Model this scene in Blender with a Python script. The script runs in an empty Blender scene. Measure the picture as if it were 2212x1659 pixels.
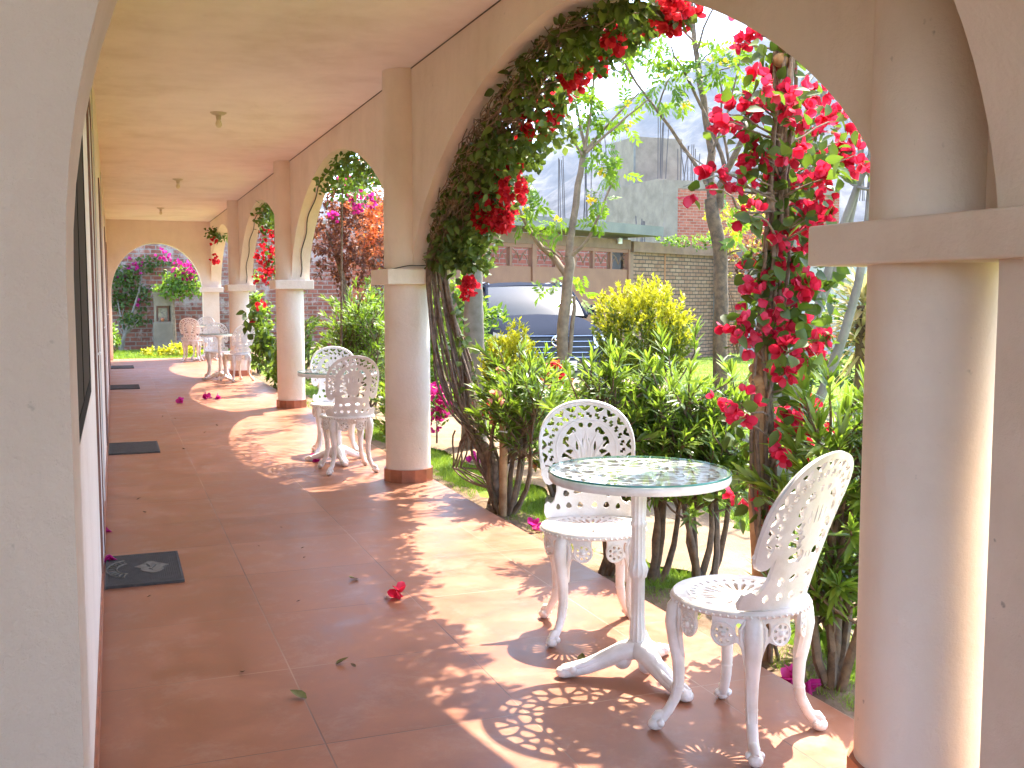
import bpy, bmesh, math, random
import numpy as np
from mathutils import Vector, Matrix
random.seed(7); RNG=np.random.default_rng(11)
PI=math.pi; R_=math.radians
sc=bpy.context.scene; COL=sc.collection
# ---------------------------------------------------------------- camera
H=1.27; FPX=2240.0; CX,CY=1106.0,829.5
PITCH=math.atan(190/FPX); YAW=math.atan(863/FPX*math.cos(PITCH))
_F=np.array((math.sin(YAW)*math.cos(PITCH),math.cos(YAW)*math.cos(PITCH),-math.sin(PITCH)))
_R=np.array((math.cos(YAW),-math.sin(YAW),0.)); _U=np.cross(_R,_F)
def at(x,y,d):
    """point of the place at depth d metres seen at photo position x,y (2212 wide)"""
    return np.array((0,0,H))+_F*d+_R*((x-CX)/FPX*d)-_U*((y-CY)/FPX*d)
def onx(x,y,X):
    v=_F*FPX+_R*(x-CX)-_U*(y-CY); return np.array((0,0,H))+v*(X/v[0])
cam_d=bpy.data.cameras.new('camera'); cam=bpy.data.objects.new('camera',cam_d); COL.objects.link(cam)
cam.location=(0,0,H); cam.rotation_euler=(PI/2-PITCH,0,-YAW)
cam_d.sensor_width=36; cam_d.lens=36*FPX/2212; cam_d.clip_start=.02; cam_d.clip_end=6000
sc.camera=cam
# ---------------------------------------------------------------- materials
def mat(name):
    m=bpy.data.materials.new(name); m.use_nodes=True; nt=m.node_tree
    return m,nt,nt.nodes['Principled BSDF']
def N(nt,t,**k):
    n=nt.nodes.new(t)
    for a,b in k.items():
        if a.startswith('i_'): n.inputs[a[2:]].default_value=b
        else: setattr(n,a,b)
    return n
def L(nt,a,b): nt.links.new(a,b)
def rgba(c): return (c[0],c[1],c[2],1)
def ramp(nt,stops):
    n=N(nt,'ShaderNodeValToRGB'); cr=n.color_ramp
    while len(cr.elements)<len(stops): cr.elements.new(.5)
    for e,(p,c) in zip(cr.elements,stops): e.position=p; e.color=rgba(c)
    return n
def noise(nt,scale,detail=4,rough=.55,vec=None,dist=0):
    n=N(nt,'ShaderNodeTexNoise'); n.inputs['Scale'].default_value=scale; n.inputs['Detail'].default_value=detail
    n.inputs['Roughness'].default_value=rough; n.inputs['Distortion'].default_value=dist
    if vec is not None: L(nt,vec,n.inputs['Vector'])
    return n
def bump(nt,bs,h,strength,dist=.01):
    b=N(nt,'ShaderNodeBump'); b.inputs['Strength'].default_value=strength; b.inputs['Distance'].default_value=dist
    L(nt,h,b.inputs['Height']); L(nt,b.outputs[0],bs.inputs['Normal']); return b
def simple(name,c,rough=.5,metal=0,spec=.5,var=.0,scale=8,bmp=0,bscale=60,c2=None):
    m,nt,b=mat(name); b.inputs['Roughness'].default_value=rough; b.inputs['Metallic'].default_value=metal
    b.inputs['Specular IOR Level'].default_value=spec; b.inputs['Base Color'].default_value=rgba(c)
    tc=N(nt,'ShaderNodeTexCoord')
    if var or c2:
        n=noise(nt,scale,6,.6,tc.outputs['Object'])
        d=c2 or tuple(x*(1-var) for x in c)
        r=ramp(nt,[(.35,d),(.65,c)]); L(nt,n.outputs['Fac'],r.inputs[0]); L(nt,r.outputs[0],b.inputs['Base Color'])
    if bmp:
        n2=noise(nt,bscale,5,.6,tc.outputs['Object']); bump(nt,b,n2.outputs['Fac'],bmp)
    return m
def plaster(name,c,dark,rough=.8,bst=.38):
    m,nt,b=mat(name); b.inputs['Roughness'].default_value=rough; b.inputs['Specular IOR Level'].default_value=.25
    g=N(nt,'ShaderNodeNewGeometry'); p=g.outputs['Position']
    n1=noise(nt,1.6,7,.62,p); r1=ramp(nt,[(.30,tuple(x*y for x,y in zip(c,(.86,.84,.81)))),(.48,tuple(x*.95 for x in c)),(.66,c)]); L(nt,n1.outputs['Fac'],r1.inputs[0])
    n2=noise(nt,34,3,.5,p); r2=ramp(nt,[(.70,(0,0,0)),(.80,(.8,.8,.8))]); L(nt,n2.outputs['Fac'],r2.inputs[0])
    n3=noise(nt,2.3,4,.6,p); r3=ramp(nt,[(.50,(0,0,0)),(.60,(.8,.8,.8))]); L(nt,n3.outputs['Fac'],r3.inputs[0])
    mu=N(nt,'ShaderNodeMath',operation='MULTIPLY'); L(nt,r2.outputs[0],mu.inputs[0]); L(nt,r3.outputs[0],mu.inputs[1])
    mx=N(nt,'ShaderNodeMix',data_type='RGBA'); 
    mp=N(nt,'ShaderNodeMapping'); mp.inputs['Scale'].default_value=(2.6,2.6,.7); L(nt,p,mp.inputs['Vector'])
    n6=noise(nt,1.3,6,.65,mp.outputs[0],.4); r6=ramp(nt,[(.34,(.84,.81,.78)),(.56,(1,1,1))]); L(nt,n6.outputs['Fac'],r6.inputs[0])
    m6=N(nt,'ShaderNodeMix',data_type='RGBA',blend_type='MULTIPLY'); m6.inputs[0].default_value=.28; L(nt,r1.outputs[0],m6.inputs[6]); L(nt,r6.outputs[0],m6.inputs[7])
    L(nt,mu.outputs[0],mx.inputs[0]); L(nt,m6.outputs[2],mx.inputs[6]); mx.inputs[7].default_value=rgba(dark)
    L(nt,mx.outputs[2],b.inputs['Base Color'])
    n4=noise(nt,13,9,.74,p); n5=noise(nt,3.2,3,.5,p,1.5); ma=N(nt,'ShaderNodeMath',operation='MULTIPLY_ADD'); ma.inputs[1].default_value=1.6; L(nt,n5.outputs['Fac'],ma.inputs[0]); L(nt,n4.outputs['Fac'],ma.inputs[2]); bump(nt,b,ma.outputs[0],bst,.018)
    return m
def leafmat(name,stops,trans,fac=.4,rough=.45,spec=.35):
    m,nt,b=mat(name); out=nt.nodes['Material Output']
    a=N(nt,'ShaderNodeAttribute',attribute_name='tint'); r=ramp(nt,stops); L(nt,a.outputs['Fac'],r.inputs[0])
    L(nt,r.outputs[0],b.inputs['Base Color']); b.inputs['Roughness'].default_value=rough; b.inputs['Specular IOR Level'].default_value=spec
    t=N(nt,'ShaderNodeBsdfTranslucent'); mc=N(nt,'ShaderNodeMix',data_type='RGBA'); mc.inputs[0].default_value=.6
    L(nt,r.outputs[0],mc.inputs[6]); mc.inputs[7].default_value=rgba(trans); L(nt,mc.outputs[2],t.inputs['Color'])
    ms=N(nt,'ShaderNodeMixShader'); ms.inputs[0].default_value=fac
    L(nt,b.outputs[0],ms.inputs[1]); L(nt,t.outputs[0],ms.inputs[2]); L(nt,ms.outputs[0],out.inputs[0]); return m
def brickmat(name,c1,c2,mortar,w,h,ms=.012,white=None,rough=.9):
    m,nt,b=mat(name); b.inputs['Roughness'].default_value=rough; b.inputs['Specular IOR Level'].default_value=.15
    tc=N(nt,'ShaderNodeTexCoord'); sp=N(nt,'ShaderNodeSeparateXYZ'); L(nt,tc.outputs['Object'],sp.inputs[0])
    ad=N(nt,'ShaderNodeMath',operation='ADD'); L(nt,sp.outputs[0],ad.inputs[0]); L(nt,sp.outputs[1],ad.inputs[1])
    cb=N(nt,'ShaderNodeCombineXYZ'); L(nt,ad.outputs[0],cb.inputs[0]); L(nt,sp.outputs[2],cb.inputs[1])
    nz=noise(nt,6,3,.5,tc.outputs['Object']); mv=N(nt,'ShaderNodeMix',data_type='RGBA'); mv.inputs[0].default_value=.012
    L(nt,cb.outputs[0],mv.inputs[6]); L(nt,nz.outputs['Color'],mv.inputs[7])
    br=N(nt,'ShaderNodeTexBrick'); L(nt,mv.outputs[2],br.inputs['Vector'])
    br.inputs['Scale'].default_value=1; br.inputs['Brick Width'].default_value=w; br.inputs['Row Height'].default_value=h
    br.inputs['Mortar Size'].default_value=ms; br.inputs['Mortar Smooth'].default_value=.25; br.inputs['Bias'].default_value=0
    br.inputs['Color1'].default_value=rgba(c1); br.inputs['Color2'].default_value=rgba(c2); br.inputs['Mortar'].default_value=rgba(mortar)
    n=noise(nt,9,7,.7,tc.outputs['Object']); rr=ramp(nt,[(.3,(.62,.62,.62)),(.7,(1.1,1.1,1.1))]); L(nt,n.outputs['Fac'],rr.inputs[0])
    mx=N(nt,'ShaderNodeMix',data_type='RGBA',blend_type='MULTIPLY'); mx.inputs[0].default_value=.8
    L(nt,br.outputs['Color'],mx.inputs[6]); L(nt,rr.outputs[0],mx.inputs[7]); last=mx.outputs[2]
    if white:
        n2=noise(nt,2.2,6,.7,tc.outputs['Object']); r2=ramp(nt,[(.5,(0,0,0)),(.62,(.75,.75,.75))]); L(nt,n2.outputs['Fac'],r2.inputs[0])
        m2=N(nt,'ShaderNodeMix',data_type='RGBA'); L(nt,r2.outputs[0],m2.inputs[0]); L(nt,last,m2.inputs[6]); m2.inputs[7].default_value=rgba(white); last=m2.outputs[2]
    L(nt,last,b.inputs['Base Color'])
    inv=N(nt,'ShaderNodeMath',operation='SUBTRACT'); inv.inputs[0].default_value=1; L(nt,br.outputs['Fac'],inv.inputs[1]); bump(nt,b,inv.outputs[0],.7,.01)
    return m
M={}
M['wall']=plaster('cream_plaster',(.83,.71,.60),(.16,.13,.10))
M['ceil']=plaster('ceiling_plaster',(.90,.815,.755),(.30,.24,.18))
M['cap']=plaster('capital_paint',(.83,.71,.60),(.25,.20,.16),.6)
M['grey_plaster']=plaster('rough_plaster',(.64,.50,.39),(.24,.20,.17),.8,.75)
M['terra']=simple('terracotta_skirting',(.40,.13,.06),.35,var=.35,scale=14,bmp=.05)
M['white_metal']=simple('white_painted_metal',(.82,.78,.745),.34,c2=(.66,.61,.55),scale=11,bmp=.12,bscale=160)
M['dark']=simple('dark_glass_frame',(.02,.018,.014),.8,spec=.1)
M['wood']=simple('door_wood',(.24,.11,.075),.5,var=.4,scale=9,bmp=.1)
M['doorpaint']=simple('door_paint',(.62,.57,.54),.5,var=.1)
M['mat']=simple('rubber_mat',(.07,.066,.062),.75,var=.4,scale=30,bmp=.3,bscale=120)
M['mat_worn']=simple('worn_mat_print',(.19,.165,.125),.85,var=.45,scale=40)
M['cord']=simple('black_cord',(.03,.025,.02),.6)
M['lampbase']=simple('lamp_porcelain',(.55,.47,.33),.5)
M['bulb']=simple('lamp_bulb_glass',(.75,.68,.48),.3)
M['bark']=simple('grey_bark',(.20,.125,.072),.9,c2=(.085,.058,.038),scale=22,bmp=.6,bscale=40)
M['bark_light']=simple('pale_bark',(.27,.19,.118),.85,c2=(.16,.108,.068),scale=16,bmp=.4,bscale=50)
M['vine_bark']=simple('vine_bark',(.27,.185,.13),.9,c2=(.12,.08,.055),scale=30,bmp=.5,bscale=70)
M['stake']=simple('stake_wood',(.46,.28,.14),.8,c2=(.24,.12,.05),scale=11,bmp=.4,bscale=30)
M['palm_bark']=simple('palm_bark',(.25,.215,.175),.9,c2=(.15,.13,.10),scale=7,bmp=.4,bscale=18)
M['concrete']=simple('raw_concrete',(.29,.235,.175),.9,c2=(.20,.16,.118),scale=2.2,bmp=.2,bscale=20)
M['concrete_dark']=simple('concrete_post',(.22,.225,.205),.9,c2=(.15,.15,.135),scale=3,bmp=.2,bscale=20)
M['slab']=simple('gate_slab',(.19,.185,.14),.8,c2=(.14,.14,.11),scale=3)
M['steel']=simple('gate_steel',(.27,.118,.052),.6,c2=(.215,.09,.04),scale=4)
M['steel2']=simple('rusty_beam',(.25,.145,.078),.7,c2=(.17,.095,.05),scale=5)
M['rebar']=simple('rebar_steel',(.09,.075,.07),.7)
M['whitewash']=simple('whitewash',(.45,.42,.38),.8,var=.12,scale=2)
M['cap_white']=simple('white_ring',(.8,.8,.78),.5)
M['petal_dry']=simple('dry_leaf',(.16,.09,.035),.8,c2=(.07,.045,.02),scale=40)
M['leaf_litter']=simple('green_fallen_leaf',(.17,.16,.04),.7,c2=(.09,.08,.02),scale=40)
M['petal']=simple('magenta_petal',(.42,.015,.16),.6)
M['petal_purple']=simple('purple_petal',(.34,.02,.34),.6)
M['brick_garden']=brickmat('garden_brick',(.29,.155,.09),(.36,.225,.14),(.10,.078,.056),.19,.066,.010)
M['brick_red']=brickmat('red_brick',(.45,.150,.092),(.35,.10,.06),(.38,.27,.20),.24,.085,.010)
M['brick_old']=brickmat('old_brick',(.34,.13,.085),(.24,.085,.055),(.30,.24,.19),.27,.11,.016,(.46,.40,.35))
G=dict
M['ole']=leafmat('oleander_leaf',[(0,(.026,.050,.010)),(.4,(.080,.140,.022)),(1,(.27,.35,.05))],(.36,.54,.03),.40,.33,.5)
M['boug']=leafmat('vine_leaf',[(0,(.030,.050,.014)),(.6,(.065,.105,.022)),(1,(.13,.19,.04))],(.22,.36,.02),.34,.5)
M['archvine']=leafmat('shaded_vine_leaf',[(0,(.034,.050,.014)),(.6,(.09,.125,.028)),(1,(.19,.24,.055))],(.22,.32,.03),.28,.5,.3)
M['drytwig']=simple('dry_vine_twig',(.30,.20,.12),.9,c2=(.14,.085,.05),scale=30)
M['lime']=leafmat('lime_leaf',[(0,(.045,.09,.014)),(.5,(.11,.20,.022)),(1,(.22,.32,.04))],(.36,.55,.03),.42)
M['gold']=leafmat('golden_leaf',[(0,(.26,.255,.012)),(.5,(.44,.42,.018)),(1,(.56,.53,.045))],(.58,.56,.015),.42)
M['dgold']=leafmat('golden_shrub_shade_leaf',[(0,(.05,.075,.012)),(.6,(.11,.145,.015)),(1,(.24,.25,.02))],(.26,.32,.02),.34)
M['tec']=leafmat('tree_leaf',[(0,(.045,.09,.010)),(.6,(.095,.175,.016)),(1,(.22,.27,.025))],(.29,.48,.02),.45)
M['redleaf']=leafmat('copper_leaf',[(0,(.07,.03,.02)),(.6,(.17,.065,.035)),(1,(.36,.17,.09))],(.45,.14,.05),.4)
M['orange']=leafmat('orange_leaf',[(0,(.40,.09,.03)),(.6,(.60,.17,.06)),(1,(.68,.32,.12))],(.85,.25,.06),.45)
M['redbract']=leafmat('red_bract',[(0,(.18,.003,.010)),(.5,(.44,.010,.022)),(1,(.60,.05,.05))],(.95,.03,.05),.45,.6,.15)
M['hotbract']=leafmat('crimson_bract',[(0,(.16,.003,.012)),(.3,(.42,.009,.032)),(.65,(.60,.020,.068)),(1,(.66,.08,.16))],(.95,.03,.075),.42,.6,.15)
M['pinkbract']=leafmat('magenta_bract',[(0,(.30,.006,.12)),(.6,(.50,.02,.22)),(1,(.62,.09,.32))],(.75,.04,.32),.44,.6,.15)
M['coral']=leafmat('coral_petal',[(0,(.6,.2,.14)),(1,(.78,.42,.32))],(.85,.4,.3),.4,.6,.15)
M['yellowfl']=leafmat('yellow_petal',[(0,(.7,.45,.02)),(1,(.85,.7,.05))],(.9,.7,.05),.4)
M['yucca']=leafmat('striped_leaf',[(0,(.20,.22,.06)),(.5,(.45,.40,.17)),(1,(.50,.30,.14))],(.6,.5,.2),.3)
M['grass']=leafmat('grass_blade',[(0,(.07,.125,.014)),(.5,(.14,.235,.024)),(1,(.27,.33,.05))],(.36,.52,.035),.42)
M['drystem']=leafmat('dry_leaf_vine',[(0,(.08,.05,.03)),(1,(.26,.17,.09))],(.3,.2,.1),.25,.8)
# ---------------------------------------------------------------- object helpers
def link(o): COL.objects.link(o); return o
def tag(o,label=None,cat=None,group=None,kind=None):
    if label: o['label']=label
    if cat: o['category']=cat
    if group: o['group']=group
    if kind: o['kind']=kind
    return o
def empty(name,loc=(0,0,0),rz=0,label=None,cat=None,group=None):
    o=link(bpy.data.objects.new(name,None)); o.location=tuple(loc); o.rotation_euler=(0,0,rz); o.empty_display_size=.1
    return tag(o,label,cat,group)
def obj(name,me,m=None,parent=None):
    o=link(bpy.data.objects.new(name,me))
    if m: me.materials.append(m)
    if parent: o.parent=parent
    return o
def smooth(me,ang=40):
    me.polygons.foreach_set('use_smooth',[True]*len(me.polygons)); me.set_sharp_from_angle(angle=R_(ang)); return me
class MB:
    """collects shapes into one mesh"""
    def __init__(s): s.v=[]; s.f=[]
    def add(s,vs,fs):
        b=len(s.v); s.v+= [tuple(map(float,v)) for v in vs]; s.f+=[tuple(b+i for i in f) for f in fs]; return s
    def box(s,x0,x1,y0,y1,z0,z1):
        return s.add([(x0,y0,z0),(x1,y0,z0),(x1,y1,z0),(x0,y1,z0),(x0,y0,z1),(x1,y0,z1),(x1,y1,z1),(x0,y1,z1)],
          [(0,3,2,1),(4,5,6,7),(0,1,5,4),(1,2,6,5),(2,3,7,6),(3,0,4,7)])
    def tube(s,pts,rad,n=7,cap=True,flat=None):
        pts=[np.array(p,float) for p in pts]; m=len(pts)
        if not hasattr(rad,'__len__'): rad=[rad]*m
        vs=[]; up=np.array((.13,.31,.94)); side=None
        for i,p in enumerate(pts):
            t=pts[min(i+1,m-1)]-pts[max(i-1,0)]; t=t/(np.linalg.norm(t)+1e-9)
            if side is None: side=np.cross(t,up if abs(t@up)<.95 else np.array((1,0,0.)))
            side=side-t*(side@t); side/=np.linalg.norm(side)+1e-9; w=np.cross(t,side)
            for k in range(n):
                a=2*PI*k/n; vs.append(p+rad[i]*(math.cos(a)*side+math.sin(a)*w*(flat or 1)))
        fs=[(i*n+k,i*n+(k+1)%n,(i+1)*n+(k+1)%n,(i+1)*n+k) for i in range(m-1) for k in range(n)]
        if cap: fs+=[tuple(range(n-1,-1,-1)),tuple((m-1)*n+k for k in range(n))]
        return s.add(vs,fs)
    def lathe(s,prof,n=24,c=(0,0,0),flute=0,cap=True):
        vs=[]
        for r,z in prof:
            for k in range(n):
                a=2*PI*k/n; rr=r*(1-(flute if k%2 else 0)); vs.append((c[0]+rr*math.cos(a),c[1]+rr*math.sin(a),c[2]+z))
        m=len(prof); fs=[(i*n+k,i*n+(k+1)%n,(i+1)*n+(k+1)%n,(i+1)*n+k) for i in range(m-1) for k in range(n)]
        if cap: fs+=[tuple(range(n-1,-1,-1)),tuple((m-1)*n+k for k in range(n))]
        return s.add(vs,fs)
    def ball(s,c,r,n=10,m=7,sc_=(1,1,1)):
        vs=[(c[0]+r*sc_[0]*math.sin(PI*i/m)*math.cos(2*PI*k/n),c[1]+r*sc_[1]*math.sin(PI*i/m)*math.sin(2*PI*k/n),c[2]-r*sc_[2]*math.cos(PI*i/m)) for i in range(m+1) for k in range(n)]
        return s.add(vs,[(i*n+k,i*n+(k+1)%n,(i+1)*n+(k+1)%n,(i+1)*n+k) for i in range(m) for k in range(n)])
    def mesh(s,name,sm=None):
        me=bpy.data.meshes.new(name); me.from_pydata(s.v,[],s.f); me.validate(); me.update()
        if sm is not None: smooth(me,sm)
        return me
    def obj(s,name,m,parent=None,sm=None,bev=0):
        o=obj(name,s.mesh(name,sm),m,parent)
        if bev:
            b=o.modifiers.new('b','BEVEL'); b.width=bev; b.segments=2; b.limit_method='ANGLE'
        return o
def meshnp(name,V,F,tint=None,mats=(),sm=False):
    me=bpy.data.meshes.new(name); V=np.asarray(V,np.float32); F=np.asarray(F,np.int32); k=F.shape[1]
    me.vertices.add(len(V)); me.vertices.foreach_set('co',V.ravel())
    me.loops.add(F.size); me.loops.foreach_set('vertex_index',F.ravel())
    me.polygons.add(len(F)); me.polygons.foreach_set('loop_start',np.arange(0,F.size,k,dtype=np.int32))
    if tint is not None:
        a=me.attributes.new('tint','FLOAT','POINT'); a.data.foreach_set('value',np.asarray(tint,np.float32))
    me.update(calc_edges=True)
    if sm: me.polygons.foreach_set('use_smooth',[True]*len(F))
    for m in mats: me.materials.append(m)
    return me
def unit(a): return a/(np.linalg.norm(a,axis=-1,keepdims=True)+1e-9)
def rdir(n): return unit(RNG.normal(size=(n,3)))
SHAPES={'lance':([0,.2,.5,.8,1],[.12,.7,1,.6,.02]),'ovate':([0,.2,.45,.75,1],[.15,.85,1,.6,.02]),'bract':([0,.25,.55,.85,1],[.25,.85,1,.7,.1])}
class Leaves:
    """many leaf-sized faces gathered into one mesh"""
    def __init__(s): s.b=[]
    def add(s,P,D,Nm,Ln,W,shape='ovate',bend=.15,fold=.25,tint=None,wave=0,grad=.22):
        P=np.atleast_2d(P); n=len(P); D=unit(np.broadcast_to(D,(n,3)).astype(float)); Nm=np.broadcast_to(Nm,(n,3)).astype(float)
        Nm=unit(Nm-D*(Nm*D).sum(1,keepdims=True)+1e-6); S=np.cross(D,Nm)
        Ln=np.broadcast_to(np.asarray(Ln,float),(n,)); W=np.broadcast_to(np.asarray(W,float),(n,))
        tint=RNG.random(n) if tint is None else np.broadcast_to(tint,(n,))
        if shape=='lo':
            mid=P+D*(Ln*.45)[:,None]; e=(W*.5)[:,None]; up=Nm*(W*fold*.5)[:,None]
            V=np.stack([P,mid-S*e+up,P+D*Ln[:,None]-Nm*(Ln*bend)[:,None],mid+S*e+up],1)
            F=np.array([[0,1,2,3]])
        else:
            ts,hw=SHAPES[shape]; V=[]
            for t,h in zip(ts,hw):
                c=P+D*(Ln*t)[:,None]-Nm*(Ln*bend*t*t)[:,None]; e=(W*.5*h)[:,None]; up=Nm*(W*.5*h*fold)[:,None]
                if wave: up=up+Nm*(W*wave*RNG.normal(size=n))[:,None]
                V+= [c-S*e+up,c,c+S*e+up]
            V=np.stack(V,1); F=[]
            for i in range(4): F+= [[3*i,3*i+1,3*i+4,3*i+3],[3*i+1,3*i+2,3*i+5,3*i+4]]
            F=np.array(F)
        k_=V.shape[1]; tv=np.repeat(tint,k_).reshape(n,k_)
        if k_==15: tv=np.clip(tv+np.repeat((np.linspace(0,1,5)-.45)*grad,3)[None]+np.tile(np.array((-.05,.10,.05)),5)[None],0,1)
        s.b.append((V,F,tv.ravel()))
    def obj(s,name,m,parent=None):
        Vs=[];Fs=[];T=[];o=0
        for V,F,t in s.b:
            n,k,_=V.shape; Vs.append(V.reshape(-1,3)); Fs.append((F[None]+(np.arange(n)*k)[:,None,None]+o).reshape(-1,4)); T.append(t); o+=n*k
        me=meshnp(name,np.concatenate(Vs),np.concatenate(Fs),np.concatenate(T),[m],True)
        return obj(name,me,None,parent)
def cluster(L_,c,Rr,n,size,wide=1.,tint=None,flat=1.):
    """bougainvillea cluster: n flowers of three papery bracts"""
    c=np.asarray(c); d=rdir(n); d[:,2]*=flat; P=c+d*(Rr*RNG.random(n)[:,None]**.45)
    out=unit(d+.35*RNG.normal(size=(n,3))); s=size*(.75+.5*RNG.random(n))
    a=unit(np.cross(out,rdir(n))); b=np.cross(out,a); ph=RNG.random(n)*6.28
    for k in range(3):
        an=ph+2.1*k; side=a*np.cos(an)[:,None]+b*np.sin(an)[:,None]
        D=unit(out*.75+side*.8); Nn=unit(out*.6-side*.75)
        L_.add(P,D,Nn,s,s*.82*wide,'bract',-.1,.25,np.clip((.5 if tint is None else tint)+.28*RNG.normal(size=n),0,1),.06)
def copy_tree(o,parent=None):
    c=o.copy(); COL.objects.link(c); c.parent=parent
    for ch in list(o.children): copy_tree(ch,c)
    return c
# ---------------------------------------------------------------- pierced plates from outlines
from mathutils.geometry import delaunay_2d_cdt
def inside(P,poly):
    x,y=P[:,0],P[:,1]; q=np.array(poly); r=np.zeros(len(P),bool); j=len(q)-1
    for i in range(len(q)):
        c=((q[i,1]>y)!=(q[j,1]>y))&(x<(q[j,0]-q[i,0])*(y-q[i,1])/(q[j,1]-q[i,1]+1e-15)+q[i,0]); r^=c; j=i
    return r
def plate(name,outline,holes,ext,step=.011):
    """flat pierced casting: outline with holes, finely triangulated so that it can be bent"""
    loops=[outline]+holes; V=[];E=[]
    for lp in loops:
        b=len(V); V+=list(lp); E+=[(b+i,b+(i+1)%len(lp)) for i in range(len(lp))]
    B=np.array(V); lo,hi=B.min(0),B.max(0)
    gx,gy=np.meshgrid(np.arange(lo[0],hi[0],step),np.arange(lo[1],hi[1],step)); gx=gx+(np.arange(gx.shape[0])%2*step*.5)[:,None]
    Gp=np.stack([gx.ravel(),gy.ravel()],1)
    def solid(P):
        r=inside(P,outline)
        for h in holes: r&=~inside(P,h)
        return r
    Gp=Gp[solid(Gp)]; dmin=np.min(np.linalg.norm(Gp[:,None]-B[None],axis=2),1); Gp=Gp[dmin>step*.35]
    r=delaunay_2d_cdt([Vector(p) for p in V]+[Vector(p) for p in Gp],E,[],0,1e-6)
    vs=np.array([(v.x,v.y) for v in r[0]]); fs=np.array([f for f in r[2]]); fs=fs[solid(vs[fs].mean(1))]
    n=len(vs); from collections import Counter
    cnt=Counter(); 
    for f in fs:
        for i in range(3): cnt[(int(f[i]),int(f[(i+1)%3]))]+=1
    walls=[e for e in cnt if (e[1],e[0]) not in cnt]
    Vv=[(x,y,ext) for x,y in vs]+[(x,y,-ext) for x,y in vs]
    F=[tuple(int(i) for i in f) for f in fs]+[tuple(int(i)+n for i in reversed(f)) for f in fs]+[(a,a+n,b+n,b) for a,b in walls]
    me=bpy.data.meshes.new(name); me.from_pydata(Vv,[],F); me.update()
    bm=bmesh.new(); bm.from_mesh(me); bmesh.ops.delete(bm,geom=[v for v in bm.verts if not v.link_faces],context='VERTS'); bmesh.ops.recalc_face_normals(bm,faces=bm.faces); bm.to_mesh(me); bm.free()
    smooth(me,50); return me
def warp(me,fn):
    n=len(me.vertices); a=np.empty(n*3,np.float32); me.vertices.foreach_get('co',a); a=a.reshape(-1,3)
    me.vertices.foreach_set('co',np.asarray(fn(a),np.float32).ravel()); me.update(); return me
def join_into(me,mb):
    """append the shapes of an MB to a mesh"""
    bm=bmesh.new(); bm.from_mesh(me); o=mb.mesh('tmp',40); bm.from_mesh(o); bm.to_mesh(me); bm.free(); bpy.data.meshes.remove(o); return me
def chaikin(p,it=1):
    for _ in range(it):
        q=[]
        for i in range(len(p)):
            a=p[i]; b=p[(i+1)%len(p)]; q+= [(a[0]*.75+b[0]*.25,a[1]*.75+b[1]*.25),(a[0]*.25+b[0]*.75,a[1]*.25+b[1]*.75)]
        p=q
    return p
def ell(cx,cy,a,b,n=10,rot=0):
    c,s=math.cos(rot),math.sin(rot)
    return [(cx+a*math.cos(t)*c-b*math.sin(t)*s,cy+a*math.cos(t)*s+b*math.sin(t)*c) for t in [2*PI*k/n for k in range(n)]]
# ================================================================ the veranda
XW,TH=1.885,.20            # corridor face of the arcade wall, its thickness
CY_=[2.02,6.92,11.97,17.08,22.2]; CXc=1.885; CR=.155
ZC=2.77; ZS=1.45
FY1=22.42
BAYS=[(-3.0,2.02,1.7),(2.02,6.92,1.62),(6.92,11.97,1.8),(11.97,17.08,1.75),(17.08,22.2,1.75)]
def arch(b,a):
    y0,y1,n=BAYS[b]; yc=(y0+y1)/2; h=(y1-y0)/2-CR
    c=math.cos(a); s=max(0,math.sin(a))
    return yc+h*math.copysign(abs(c)**(2/n),c), ZS+1.115*s**(2/n)
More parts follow.
